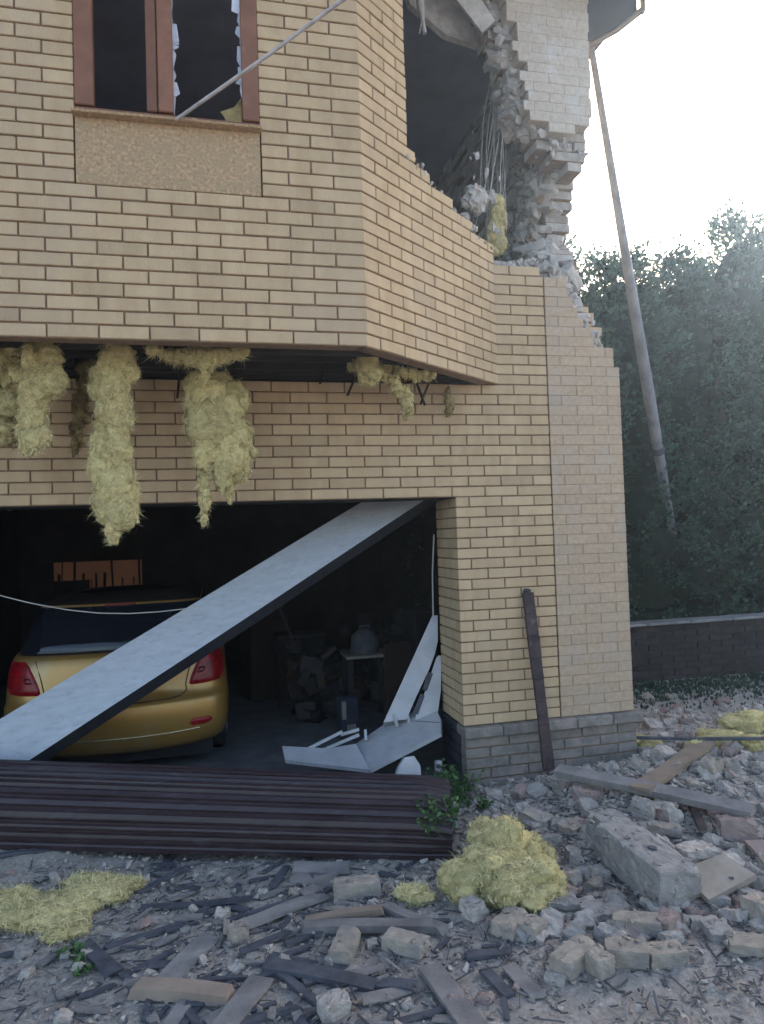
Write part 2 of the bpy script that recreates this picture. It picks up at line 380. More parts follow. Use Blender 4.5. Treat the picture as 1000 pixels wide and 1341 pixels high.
# bay front and bay side
WX0, WX1, WZ0 = -2.435, -1.44, 4.215
def bay_row(z, r):
    a, b = -4.2, XC
    if z > 3.84 and z < WZ0: return [(s, e, 0) for s, e in holes(a, b, [(WX0-.006, WX1+.006)])]
    if z > WZ0 and z < 5.7: return [(s, e, 0) for s, e in holes(a, b, [(WX0, WX1)])]
    return [(a, b, 0)]
mb = MB(); brick_wall(mb, (0,-PB,0), (1,0,0), (0,-1,0), 42, ZB, bay_row, XC-.156-.006)
mb.box(((WX0+WX1)/2, -PB+.055, (3.842+WZ0)/2), (WX1-WX0-.004, .106, WZ0-3.842-.004), None, 2, 1, 0, .004)
mb.build('bay_front_wall', [M['brick'], M['mortar'], M['panel'], M['panel']], house)
sd_ = V((XW-XC, PB, 0)); SL = sd_.length; su = sd_.normalized(); sn = V((su.y, -su.x, 0))
def side_u(X): return (X-XC)/su.x
edge = [(4.04, SL), (4.07, side_u(.25)), (4.12, side_u(.15)), (4.17, side_u(0)), (4.22, side_u(-.12)), (4.27, side_u(-.30)), (4.35, side_u(-.44)), (4.4, side_u(-.474))]
def side_row(z, r):
    e = interp(edge, z)+(U(-.05,.03) if 4.04 < z < 4.35 else 0)
    if z > 4.4: e = side_u(-.474)+(0 if r % 2 else .0)+U(-.006,.006)
    return [(0.002, min(e, SL-.003), 0 if (z < 3.9 or z > 4.38) else 0)]
mb = MB(); brick_wall(mb, (XC,-PB,0), su, sn, 42, ZB, side_row, .14, L=.245)
for i in range(150):
    z = U(4.02, 4.34); e = interp(edge, z)+U(-.10,.03); q = V((XC,-PB,0))+su*e-sn*U(.0,.12); mb.lump(V((q.x, q.y, z+U(-.03,.03))), U(.008,.03), random.choice((0,4,4)), U(.75,1.1))
mb.build('bay_side_wall', BR+[M['mortar_smear']], house)
mb = MB(); brick_wall(mb, (-4.2-.9,0,0), V((.9,-PB,0)), V((-PB,-.9,0)), 42, ZB, lambda z, r: [(0, 1.33, 0)], .1)
mb.build('bay_side_wall', BR, house)

# upper facade chunk left hanging at the corner
ul = [(4.95,1.02),(5.02,.92),(5.06,.80),(5.12,.72),(5.3,.70),(5.5,.68),(5.7,.60),(5.8,.62),(5.9,.55),(6.0,.50),(6.3,.46)]
ur = [(4.95,1.04),(5.05,1.12),(5.1,1.23),(5.2,1.25),(6.3,1.26)]
def up_row(z, r): return [(interp(ul, z)+U(-.05,.05), interp(ur, z)+U(-.01,.01), 1)]
mb = MB(); brick_wall(mb, (0,0,0), (1,0,0), (0,-1,0), 17, 5.0, up_row, .24)
mb.build('hanging_facade_fragment', [M['pale'], M['pale'], M['pale'], M['pale']], house)
mb = MB()
def up_back(z, r):
    return [(interp([(4.7,1.15),(4.9,.98),(5.0,.80),(5.15,.66),(5.5,.62),(5.9,.45),(6.3,.40)], z)+U(-.05,.05), interp([(4.7,1.2),(4.9,1.26),(5.2,1.27)], z)+U(-.03,.0), 0)]
brick_wall(mb, (0,.115,0), (1,0,0), (0,-1,0), 20, 4.77, up_back, .1, depth=.24, recess=.02, dj=.015, tj=.3)
for i in range(150):
    z = U(5.0, 6.2); c = V((interp(ul, z)+U(-.10,.02), U(.03,.32), z))
    c.y = max(c.y, .07) if c.x < interp(ul, z)-.03 else U(.15,.3)
    if i % 3: mb.lump(c, U(.02,.06), random.choice((0,2)), U(.7,1.1), fl=1.0)
    else: c.y = U(.15,.32); mb.rough(c, (U(.08,.2),U(.08,.13),U(.05,.1)), rotm(U(-.5,.5),U(-.5,.5),U(0,3)), random.choice((0,2)), U(.7,1.1), .012, 3, .008)
for i in range(120):
    z = U(4.85, 5.3); x = U(interp([(4.7,1.1),(4.9,.9),(5.0,.78),(5.2,.66)], z), 1.24); c = V((x, U(.0,.3), z-.0)); s = U(.02,.06)
    if z > 4.98: c.y = U(.14,.3)
    mb.lump(c, s*.8, 2, U(.7,1.1))
mb.build('backing_masonry', [M['rough_masonry'], M['mortar'], M['mortar_smear']], house)

# right side wall: inner and outer leaf, both broken at the front above 3.9 m
def sfront(z, inner):
    if z < 3.25: return 0.12 if not inner else .34
    if z < 3.95: return interp([(3.25,.0),(3.6,.15),(3.95,.42)], z)+.12
    pts = [(3.95,.60),(4.1,.72),(4.3,.84),(4.5,.86),(4.7,.74),(4.9,.62),(5.1,.45),(5.3,.32),(7,.3)]
    return interp(pts, z)-(.34 if inner else 0)
def so_row(z, r): return [(sfront(z, 0)+(U(-.03,.14)+(.14*noise.noise(V((z*4.3,7,0))) if z > 4.0 else 0))*(z > 3.3), 6.9, 0)]
def si_row(z, r): return [(max(.36, sfront(z, 1)+.16*noise.noise(V((z*5.1,3,0)))+U(-.07,.07)), 3.4, 0)]
mb = MB(); brick_wall(mb, (1.4,0,0), (0,1,0), (1,0,0), 74, .46, so_row, .03)
mb.build('side_wall', BR, house)
mb = MB(); brick_wall(mb, (1.06,0,0), (0,1,0), (-1,0,0), 42, 3.2, si_row, .03, depth=.215, recess=.014, dj=.018, tj=.3, skip=.02)
for i in range(260):
    z = U(3.95, 5.2); c = V((U(1.06,1.30), sfront(z, 1)+U(.10,.36), z)); mb.lump(c, U(.02,.055), 2 if U(0,1) < .5 else 0, U(.6,1.1))
for i in range(90):
    z = U(3.95, 5.25); y = sfront(z, 1)+U(.02,.45); mb.rough(V((U(.98,1.22), y, z)), (U(.10,.24),U(.09,.13),U(.05,.12)), rotm(U(-.5,.5),U(-.5,.5),U(0,3)), random.choice((0,0,2)), U(.7,1.15), .012, 3, .008)
for i in range(420):
    z = U(3.95, 5.25); y = sfront(z, 1)+abs(random.gauss(0,.35)); mb.lump((U(1.03,1.12)-.06*math.sin((z-3.9)*2.3), y+.06, z), U(.03,.10), random.choice((0,2,0,1)), U(.6,1.15), fl=.6)
mb.build('broken_inner_wall', [M['rough_masonry'], M['mortar'], M['mortar_smear']], house)

# plinth
PL = [M['plinth'], M['mortar'], M['plinth'], M['mortar']]
mb = MB(); brick_wall(mb, (0,-.012,0), (1,0,0), (0,-1,0), 5, -.012, lambda z, r: [(.006, 1.41, 0)], .05, dj=.005, tj=.18, L=.30)
mb.build('plinth', PL, house)
mb = MB()
x = -.012
while x < 1.43:
    e = min(x+.30, 1.45); mb.box(((x+e)/2, .04, .415), (e-x-.006, .20, .074), None, 0, U(.85,1.1), .001, .006); x = e
x = .15
while x < 6.9:
    mb.box((1.40, x+.15, .415), (.10, .294, .073), None, 0, U(.85,1.1), .001, .006); x += .30
mb.build('plinth_cap', [M['plinth']], house)
mb = MB(); brick_wall(mb, (1.41,0,0), (0,1,0), (1,0,0), 5, -.012, lambda z, r: [(.11, 6.9, 0)], .05, dj=.005, tj=.18, L=.30)
mb.build('plinth', PL, house)

# garage reveal
mb = MB(); brick_wall(mb, (0.0,0,0), (0,1,0), (-1,0,0), 22, z0, lambda z, r: [(.113, .50, 0)], .113, L=.20)
mb.build('garage_reveal', BR, house)
mb = MB(); brick_wall(mb, (-.004,0,0), (0,1,0), (-1,0,0), 6, -.012, lambda z, r: [(.100, .51, 0)], .0, dj=.004, L=.30)
mb.build('reveal_plinth', [M['darkplinth'], M['soffit']], house)
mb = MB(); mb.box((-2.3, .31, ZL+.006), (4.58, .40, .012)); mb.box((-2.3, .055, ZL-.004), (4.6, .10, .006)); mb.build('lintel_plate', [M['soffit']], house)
# garage interior
mb = MB()
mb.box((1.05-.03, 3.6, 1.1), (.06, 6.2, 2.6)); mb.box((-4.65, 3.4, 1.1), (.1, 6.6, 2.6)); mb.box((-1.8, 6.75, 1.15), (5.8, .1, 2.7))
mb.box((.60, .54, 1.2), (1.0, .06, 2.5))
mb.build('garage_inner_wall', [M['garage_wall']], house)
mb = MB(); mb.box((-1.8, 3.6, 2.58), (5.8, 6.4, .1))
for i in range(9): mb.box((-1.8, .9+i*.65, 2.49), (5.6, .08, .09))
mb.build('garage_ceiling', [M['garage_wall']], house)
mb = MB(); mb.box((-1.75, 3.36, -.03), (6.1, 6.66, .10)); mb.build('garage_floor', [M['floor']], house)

# upper floor slab, joists of the stripped bay soffit
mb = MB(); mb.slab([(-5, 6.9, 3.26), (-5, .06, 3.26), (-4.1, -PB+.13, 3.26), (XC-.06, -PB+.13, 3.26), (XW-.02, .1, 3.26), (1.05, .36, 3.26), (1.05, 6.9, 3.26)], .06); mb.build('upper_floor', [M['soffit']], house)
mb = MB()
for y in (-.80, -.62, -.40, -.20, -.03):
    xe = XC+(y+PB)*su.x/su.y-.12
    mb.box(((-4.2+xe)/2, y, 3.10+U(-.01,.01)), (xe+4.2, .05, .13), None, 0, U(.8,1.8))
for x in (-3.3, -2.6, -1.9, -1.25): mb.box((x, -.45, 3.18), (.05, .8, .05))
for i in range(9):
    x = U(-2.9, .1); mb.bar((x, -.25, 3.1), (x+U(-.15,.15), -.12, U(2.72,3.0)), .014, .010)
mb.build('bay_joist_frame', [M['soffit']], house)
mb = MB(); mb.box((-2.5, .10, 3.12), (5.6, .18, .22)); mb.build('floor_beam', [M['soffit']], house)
# upper room
mb = MB(); mb.box((-2, 3.45, 4.8), (6.1, .1, 3.1)); mb.box((-5.02, 3, 4.8), (.1, 6, 3.1))
mb.build('room_wall', [M['plaster']], house)
mb = MB(); mb.slab([(-5, 3.4, 6.34), (-5, .1, 6.34), (-4.1, -PB+.12, 6.34), (XC-.06, -PB+.12, 6.34), (XW, .12, 6.34), (1.05, .3, 6.34), (1.05, 3.4, 6.34)], .08); mb.build('room_ceiling', [M['plaster']], house)
# inner leaf of the bay so the wall has a plastered inside
mb = MB()
mb.box((-3.3, -PB+.135, 4.7), (1.7, .03, 3.0)); mb.box((-1.12, -PB+.135, 4.7), (.60, .03, 3.0)); mb.box((-1.94, -PB+.135, 3.7), (1.0, .03, 1.0))
mb.build('bay_inner_lining', [M['plaster']], house)
# back and left outside walls
mb = MB(); mb.box((-1.8, 7.0, 3.2), (6.4, .2, 6.4)); mb.box((-5.08, 3.5, 3.2), (.1, 6.8, 6.4)); mb.build('rear_wall', [M['smooth']], house)
# roof with eave and gutter
rf = MB()
E = [V((-5.6, .55, 6.42)), V((-5.0,-1.5,6.42)), V((-.6,-1.5,6.42)), V((1.0,-.45,6.42)), V((1.5,-.45,6.42)), V((1.9,.1,6.42)), V((1.9, 7.4, 6.42)), V((-5.6,7.4,6.42))]
ap = V((-1.9, 3.4, 8.2))
rf.add(E+[ap], [(i, (i+1) % 8, 8) for i in range(8)]); roof = rf.build('roof', [M['roof']], house)
s_ = MB()
A = [atz(769,-70,6.15), atz(769,57,6.15), atz(800,41,6.15), atz(834,14,6.15), atz(833,-70,6.15)]
s_.slab(A[::-1], -.20); s_.build('soffit', [M['soffit_blue']], roof)
s_ = MB()
o = V((.05,-.02,.04))
s_.tube([A[1]+o*.3-V((0,0,.03)), A[2]+o-V((0,0,.03)), A[3]+o-V((0,0,.03)), A[4]+o*.6+V((0,0,.0))], .028, 10)
s_.tube([A[3]+V((.03,-.02,-.03)), A[3]+V((.05,-.03,.06)), A[3]+V((.0,-.05,.16)), A[3]+V((-.08,-.1,.2))], .02, 8)
s_.tube([A[1]+V((0,0,-.04)), A[1]+V((.01,0,.1))], .03, 8)
s_.build('gutter', [M['gutter']], roof)

# ------------------------------------------------------------------ upper window
win = bpy.data.objects.new('window', None); COL.objects.link(win); win.parent = house; win['_o'] = (0,0,0)
FY = -PB+.03
fr = MB()
ZT = 5.68
fr.box((-2.383, FY, (WZ0+ZT)/2+.03), (.098, .07, ZT-WZ0-.06), None, 0, 1, 0, .006)
fr.box((-2.028, FY, (WZ0+ZT)/2+.03), (.058, .066, ZT-WZ0-.06), None, 0, .8, 0, .006)
fr.box((-1.954, FY-.008, (WZ0+ZT)/2+.03), (.082, .066, ZT-WZ0-.06), None, 0, 1.1, 0, .006)
fr.box((-1.489, FY, (WZ0+ZT)/2+.03), (.094, .07, ZT-WZ0-.06), None, 0, 1, 0, .006)
fr.box((-1.937, FY, ZT-.05), (.99, .064, .08), None, 0, 1, 0, .006)
fr.box((-1.937, FY-.006, WZ0+.024), (.99, .082, .036), None, 0, 1, .003, .006)
frame = fr.build('frame', [M['frame']], win)
sl = MB(); sl.box((-1.937, -PB-.004, WZ0+.003), (1.01, .10, .012), None, 0, 1, .002, .003)
for i in range(26):
    c = V((U(-2.4,-1.5), -PB-.02+U(-.02,.03), WZ0+.016)); s = U(.005,.014); sl.hull([c+V((U(-s,s)*2,U(-s,s),U(-s,s))) for _ in range(7)], 0, U(.8,1.4))
sl.build('sill', [M['panel']], win)
# broken pane remains
def jag(mbx, x0, z0_, z1, sgn, wmax, mi=0):
    z = z0_
    while z < z1:
        h = U(.012,.13); wd = U(.15,1)**1.3*wmax*1.1
        mbx.slab([(x0, FY-.01, z), (x0+sgn*wd, FY-.01, z+U(0,h)), (x0+sgn*U(.1,1.2)*wd, FY-.01, z+h), (x0, FY-.01, z+h)][::(1 if sgn > 0 else -1)], .006, mi, U(.7,1.1)); z += h*.93
pn = MB(); jag(pn, -1.913, WZ0+.045, ZT-.1, 1, .038); pn.build('broken_pane_edge', [M['frame_light']], win)
pn = MB(); jag(pn, -1.536, WZ0+.20, ZT-.1, -1, .042); pn.build('broken_pane_edge', [M['frame_light']], win)
pn = MB(); pn.slab([(-1.62,FY,WZ0+.045),(-1.54,FY,WZ0+.045),(-1.54,FY,WZ0+.21),(-1.58,FY,WZ0+.15),(-1.66,FY,WZ0+.115),(-1.64,FY,WZ0+.09)], .006)
pn.slab([(-1.80,FY,WZ0+.043),(-1.66,FY,WZ0+.045),(-1.70,FY,WZ0+.065),(-1.76,FY,WZ0+.058)], .006)
pn.build('glass_shard', [M['wool_dirty']], win)
mb = MB(); a = at(230,157,-PB-.04); b_ = at(500,-38,-PB-.9)
mb.tube([a, a+(b_-a)*.5+V((0,0,-.01)), b_], .010, 8); tag(mb.build('steel_rod', M['steel']), 'long thin pale metal rod poking diagonally out of the broken upper window', 'rod')

# ------------------------------------------------------------------ debris hanging in the broken upper room
mb = MB()
mb.slab([at(560,-45,.10), at(596,-45,.06), at(647,30,.06), at(630,46,.10)], .04, 0, 1)
tag(mb.build('ceiling_board', [M['mortar_smear']]), 'pale broken strip of ceiling board hanging in the open upper corner', 'board')
mb = MB(); mb.slab([at(520,-40,.3), at(575,-44,.45), at(640,36,.42), at(622,66,.35), at(580,52,.3), at(533,12,.25)], .05)
mb.build('x', [M['rough_masonry']]); o = bpy.data.objects['x']; o.name = 'ceiling_panel'; tag(o, 'large grey brown ceiling panel sagging beside the pale board in the open corner', 'panel')
mb = MB()
pp = [at(548,-20,.1), at(551,12,.1), at(554,28,.1), at(556,44,.1)]; mb.tube(pp, [.03,.03,.012,.018], 7)
mb.tube([at(553,25,.1), at(549,44,.12)], [.01,.006], 6)
tag(mb.build('torn_strip', [M['mortar_smear']]), 'small pale torn strip dangling at the top left of the open corner', 'strip')
mb = MB()
for i in range(13):
    x0, x1 = U(640,672), U(612,664); y0, y1 = U(20,150), U(230,335); Y = U(.15,.6); sgx = U(-10,10)
    mb.tube([at(x0,y0,Y), at((x0+x1)/2+sgx,(y0+y1)/2,Y+.02), at(x1,y1,Y+U(-.1,.1))], U(.0015,.005), 5, 0, U(.6,1.3), False)
for i in range(16):
    c = at(U(612,660), U(200,330), U(.1,.5)); s = U(.01,.035); mb.hull([c+V((U(-s,s),U(-s,s),U(-s,s)*1.6)) for _ in range(8)], 0, U(.6,1.2))
tag(mb.build('hanging_wires', [M['mortar_smear']]), 'tangle of thin pale wires and lath strands hanging in the open corner', 'wires')
mb = MB()
pp = [at(604,258,.2), at(612,246,.2), at(630,243,.22), at(641,256,.22), at(636,272,.2), at(622,280,.2), at(608,276,.18)]
mb.rough(at(622,262,.2), (.20,.14,.20), rotm(.4,.3,.6), 0, 1, .03, 8, .07); mb.rough(at(642,262,.25), (.12,.10,.10), rotm(.1,.7,.6), 0, .8, .02, 6, .03); mb.rough(at(606,288,.2), (.08,.08,.12), rotm(.1,.7,.6), 0, .7, .02, 5, .03); tag(mb.build('plaster_chunk', [M['mortar_smear']]), 'pale rounded plaster chunk caught among the hanging wires', 'plaster')

# ------------------------------------------------------------------ glass wool
def ico(sub):
    bm = bmesh.new(); bmesh.ops.create_icosphere(bm, subdivisions=sub, radius=1); vs = [v.co.copy() for v in bm.verts]; fs = [tuple(v.index for v in f.verts) for f in bm.faces]; bm.free(); return vs, fs
IV, IF = ico(3)
IV1, IF1 = ico(2)
IV2, IF2 = ico(2)
def wool(mb, blobs, nf, fl=(.02,.065), fw_=.0008, amp=.28, dirty=.15, droop=.3):
    """blobs: list of (centre, (rx,ry,rz)); displaced lumps plus thin fibres"""
    for (c, r) in blobs:
        sd = U(0, 99); vv = []; big = max(r) > .035
        for v in (IV if big else IV1):
            k = 1+amp*1.2*noise.fractal(v*1.8+V((sd,0,0)), .75, 2.1, 5)+amp*.5*noise.noise(V((v.x*7,v.y*7,v.z*3))+V((sd,2,0)))+.10*noise.noise(V((v.x*18,v.y*18,v.z*6))+V((sd,5,0)))
            vv.append(V(c)+V((v.x*r[0], v.y*r[1], v.z*r[2]))*k)
        mb.add(vv, IF if big else IF1, 0, U(.78,1.12), True)
    tot = sum(r[0]*r[2]+r[1]*r[2]+r[0]*r[1] for c, r in blobs)
    for (c, r) in blobs:
        n = int(nf*(r[0]*r[2]+r[1]*r[2]+r[0]*r[1])/tot); cl = V((1,0,0))
        for i in range(n):
            if i % 9 == 0: cd_ = V((random.gauss(0,1), random.gauss(0,1), random.gauss(0,1))).normalized(); cl = V((random.gauss(0,1), random.gauss(0,1), random.gauss(0,1)-droop)).normalized()
            d = (cd_+V((random.gauss(0,.12), random.gauss(0,.12), random.gauss(0,.12)))).normalized()
            out = U(0,1) < .09
            p0 = V(c)+V((d.x*r[0], d.y*r[1], d.z*r[2]))*U(.85,1.16)
            t = cl+V((random.gauss(0,.35), random.gauss(0,.35), random.gauss(0,.35)))
            if not out: t = t-d*t.dot(d)*.85
            else: t = t+d*.8
            t = t.normalized(); t.z -= droop*.4; l = U(*fl)*(1.3 if out else .9)
            p1 = p0+t*l*.5; t2 = (t+V((random.gauss(0,.5), random.gauss(0,.5), random.gauss(0,.5)-droop*.6))).normalized(); p2 = p1+t2*l*.5
            s = t.cross(V((U(-1,1),U(-1,1),U(-1,1)))).normalized()*fw_*U(.4,1.7)*(.7 if out else 1)
            mb.add([p0-s, p0+s, p1+s*.8, p1-s*.8, p2], [(0,1,2,3), (3,2,4)], 2 if U(0,1) < dirty else 1, U(.7,1.15))
WM = [M['wool'], M['wool_fiber'], M['wool_dirty']]
def spine(pts, Y, dens=.36, th=.6, jit=.15):
    """pts (x, y, halfwidth px) -> overlapping blobs"""
    out = []
    for (a, b) in zip(pts, pts[1:]):
        n = max(1, int(math.hypot(b[0]-a[0], b[1]-a[1])/(max(4, (a[2]+b[2])/2)*dens)))
        for i in range(n):
            t = i/n; x, y, h = [lerp(a[k], b[k], t) for k in range(3)]
            P = at(x+U(-1,1)*h*jit*3, y, Y); k = (P-CAM).dot(fw)/FPX; rr = h*k*U(.62,1.0)
            out.append((P+V((0,U(-.02,.02),0)), (rr, rr*th, rr*U(.8,1.3))))
    ex = []
    for (P, r) in out:
        for _ in range(1):
            d = V((random.gauss(0,1), random.gauss(0,.7), random.gauss(0,1))).normalized(); q = U(.25,.5); ex.append((P+V((d.x*r[0], d.y*r[1], d.z*r[2]))*U(.6,.95), (r[0]*q, r[1]*q*1.2, r[2]*q*U(1.2,2.6))))
    return [(P, (r[0]*.85, r[1]*.85, r[2]*.9)) for P, r in out]+ex
mb = MB(); wool(mb, spine([(152,455,24),(150,490,24),(146,530,26),(144,570,23),(146,610,28),(150,645,31),(155,672,28),(148,688,12),(151,712,3)], -.62), 30000)
wool(mb, spine([(140,540,10),(128,575,8),(122,590,4)], -.6)+spine([(168,660,9),(178,685,4)], -.62), 1500)
tag(mb.build('hanging_insulation', WM), 'long yellow rope of insulation hanging lowest, down over the garage opening', 'insulation', 'insulation hanging from the bay underside')
mb = MB(); wool(mb, spine([(62,455,22),(60,480,27),(54,510,26),(46,545,24),(38,575,20),(34,588,8)], -.66, th=.45), 14000, dirty=.25)
tag(mb.build('hanging_insulation', WM), 'pale yellow sheet of insulation hanging second from the left edge', 'insulation', 'insulation hanging from the bay underside')
mb = MB(); wool(mb, spine([(8,455,30),(8,485,32),(6,520,30),(8,560,22),(14,580,8)], -.55, th=.5), 10000, dirty=.6, amp=.35)
tag(mb.build('hanging_insulation', [M['wool'], M['wool_dirty'], M['wool_dirty']]), 'brown stained clump of insulation hanging at the far left', 'insulation', 'insulation hanging from the bay underside')
mb = MB(); wool(mb, spine([(116,480,13),(110,520,12),(104,560,11),(98,592,5)], -.35, th=.5), 3000, dirty=.9)
tag(mb.build('hanging_insulation', [M['wool_dirty'], M['wool_dirty'], M['wool_dirty']]), 'dark dirty strand of insulation just left of the long yellow rope', 'insulation', 'insulation hanging from the bay underside')
mb = MB()
shp = [(272,505,24),(274,530,36),(288,555,38),(298,585,34),(302,610,24),(302,628,12)]
wool(mb, spine(shp, -.48, th=.38, dens=.35), 24000, dirty=.2)
wool(mb, spine([(288,500,22),(306,530,18)], -.46, th=.4), 1500, dirty=.8)
wool(mb, spine([(318,580,14),(334,600,7)], -.46, th=.5)+spine([(262,590,7),(266,625,8),(268,655,8),(266,690,3)], -.46, th=.7)+spine([(298,630,8),(300,660,3)], -.46), 2600, dirty=.3)
tag(mb.build('hanging_insulation', WM), 'broad torn flap of insulation with brown top, right of the long rope', 'insulation', 'insulation hanging from the bay underside')
mb = MB(); wool(mb, spine([(196,458,8),(230,466,9),(262,468,16),(290,466,13),(322,460,7)], -.70, th=.8), 4200, dirty=.25); wool(mb, spine([(268,478,8),(271,498,4)], -.7), 400)
tag(mb.build('hanging_insulation', WM), 'short ragged fringe of insulation along the bay edge above the torn flap', 'insulation', 'insulation hanging from the bay underside')
mb = MB(); wool(mb, spine([(482,470,13),(486,486,14),(484,504,9)], -.55, th=.8), 2200, dirty=.2); wool(mb, spine([(466,478,10),(505,490,9),(520,505,11),(534,520,9),(533,548,5)], -.42, th=.7), 3400, dirty=.6, amp=.5); wool(mb, spine([(500,480,10),(545,492,8),(566,492,6)], -.35, th=.7), 1800, dirty=.7)
tag(mb.build('hanging_insulation', WM), 'brownish yellow tuft of insulation under the slanted side of the bay', 'insulation', 'insulation hanging from the bay underside')
mb = MB(); wool(mb, spine([(586,512,5),(588,535,7),(587,545,2)], -.12, th=.8), 700, dirty=.9)
tag(mb.build('hanging_insulation', [M['wool_dirty'], M['wool_dirty'], M['wool_dirty']]), 'tiny dark tuft of insulation nearest the right end of the bay underside', 'insulation', 'insulation hanging from the bay underside')
mb = MB(); wool(mb, spine([(650,265,10),(652,295,13),(650,320,13),(640,333,8)], .25, th=.8), 3500, dirty=.6)
tag(mb.build('insulation_scrap', WM), 'dirty yellow insulation scrap lying on the broken upper wall edge', 'insulation')

def gwool(name_label, blobs, nf, **k):
    ex = []
    for (c, r) in blobs:
        for i in range(int(3+16*r[0])):
            d = V((random.gauss(0,1), random.gauss(0,1), abs(random.gauss(0,1))*.8)).normalized(); q = U(.35,.6)
            ex.append((c+V((d.x*r[0], d.y*r[1], d.z*r[2]))*U(.7,.92), (r[0]*q*U(.6,1.3), r[1]*q*U(.6,1.3), r[2]*q*U(.6,1.2))))
    blobs = [(c, (r[0]*.86, r[1]*.86, r[2]*.82)) for c, r in blobs]+ex
    mb = MB(); wool(mb, blobs, nf, droop=.1, **k); return tag(mb.build('insulation_pile', WM), name_label, 'insulation', 'insulation lying on the ground')
def gb(x, y, rx, ry, rz, dz=0):
    P = atz(x, y, .06); P.z = gh(P.x, P.y)+rz*.45+dz; return (P, (rx, ry, rz))
gwool('large fluffy yellow heap of insulation beside the end of the fallen shutter',
      [gb(655,1158,.26,.18,.17), gb(622,1150,.14,.13,.14), gb(700,1160,.15,.14,.13), gb(665,1135,.19,.12,.18), gb(645,1118,.12,.10,.12,.05), gb(690,1175,.15,.10,.09), gb(608,1165,.09,.08,.08), gb(695,1125,.13,.09,.12,.02), gb(722,1165,.08,.08,.09)], 42000, amp=.3, dirty=.1)
gwool('small yellow insulation tuft left of the large heap', [gb(540,1163,.085,.06,.055), gb(556,1166,.05,.05,.04), gb(528,1160,.05,.05,.05)], 2500, dirty=.1)
gwool('flat yellow blanket of insulation on the dirt at lower left',
      [gb(20,1178,.13,.10,.04), gb(60,1192,.20,.14,.05), gb(100,1170,.22,.12,.05), gb(140,1158,.16,.09,.045), gb(165,1155,.08,.06,.03), gb(80,1205,.12,.09,.03), gb(0,1185,.10,.08,.04), gb(120,1150,.15,.06,.04)], 26000, amp=.35, dirty=.1)
gwool('yellow insulation strip behind the long board at the right edge',
      [gb(945,990,.16,.14,.09), gb(975,975,.20,.14,.09), gb(1000,965,.2,.14,.09), gb(985,995,.16,.12,.08), gb(915,1000,.10,.10,.07)], 6500, dirty=.2)
gwool('small yellow insulation clump beside the foot of the house corner', [gb(835,982,.10,.08,.07), gb(850,990,.08,.07,.06), gb(828,975,.07,.06,.06)], 2200, dirty=.2)

# ------------------------------------------------------------------ garage contents
# beam across the opening
mb = MB()
lo0, lo1 = at(35,998,.34), at(548,660,.40); hi0, hi1 = at(0,942,.52), at(470,660,.60)
dl = (lo1-lo0); dh = (hi1-hi0)
a = lo0-dl*.17; b_ = lo1+dl*.08; c = hi1+dh*.06; d = hi0-dh*.20
nseg = 14; n = (b_-a).cross(d-a).normalized(); n = -n if n.dot(CAM-a) < 0 else n
for i in range(nseg):
    t0, t1 = i/nseg, (i+1)/nseg
    q = [lerp(a,b_,t0), lerp(a,b_,t1), lerp(d,c,t1), lerp(d,c,t0)]
    wv = [n*(.006*math.sin(t*9)) for t in (t0,t1,t1,t0)]; q = [p+w_ for p, w_ in zip(q, wv)]
    mb.add(q, [(0,1,2,3)], 0)
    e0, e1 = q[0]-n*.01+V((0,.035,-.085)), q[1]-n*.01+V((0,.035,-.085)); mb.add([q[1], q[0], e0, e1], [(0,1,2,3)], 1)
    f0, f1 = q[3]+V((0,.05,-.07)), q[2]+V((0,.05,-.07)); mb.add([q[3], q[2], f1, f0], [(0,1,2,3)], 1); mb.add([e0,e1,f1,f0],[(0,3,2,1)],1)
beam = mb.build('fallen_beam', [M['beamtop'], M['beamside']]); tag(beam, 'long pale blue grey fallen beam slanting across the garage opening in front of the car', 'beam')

# fallen brown shutter
sh = thing('fallen_shutter', 'dark brown ribbed roller shutter door lying crumpled across the garage threshold', 'garage door', (-1.8,-.6,0))
mb = MB()
AXL, AXR = V((-4.3,.02,.16)), V((-.46,-1.06,.0))
# profile (depth back, height) with ribs
prof = []
base = [(0,.0),(-.012,.05),(-.02,.10),(-.02,.16),(-.005,.22),(.02,.27),(.06,.31),(.13,.335),(.21,.35),(.30,.355),(.38,.34),(.45,.30),(.50,.22),(.53,.12),(.54,.02)]
import bisect
def pcurve(t):
    k = t*(len(base)-1); i = min(int(k), len(base)-2); f = k-i; return lerp(base[i][0], base[i+1][0], f), lerp(base[i][1], base[i+1][1], f)
NP = 96
for i in range(NP+1):
    t = i/NP; d_, h_ = pcurve(t); d2, h2 = pcurve(min(1, t+.01)); d1, h1 = pcurve(max(0, t-.01))
    tx, tz = d2-d1, h2-h1; ln = math.hypot(tx, tz); nx_, nz_ = -tz/ln, tx/ln
    ph = ((t*13) if t < .42 else 5.46+(t-.42)*22) % 1; rib = (.013 if ph < .55 else (.013*(1-(ph-.55)/.12) if ph < .67 else (-.004 if ph < .9 else -.004+.017*(ph-.9)/.1)))
    if t < .17: rib *= .35
    prof.append((d_+nx_*rib, h_+nz_*rib))
ax = (AXR-AXL); ax.z = 0; ad = ax.normalized(); bd = V((-ad.y, ad.x, 0)); NS = 60; vs = []
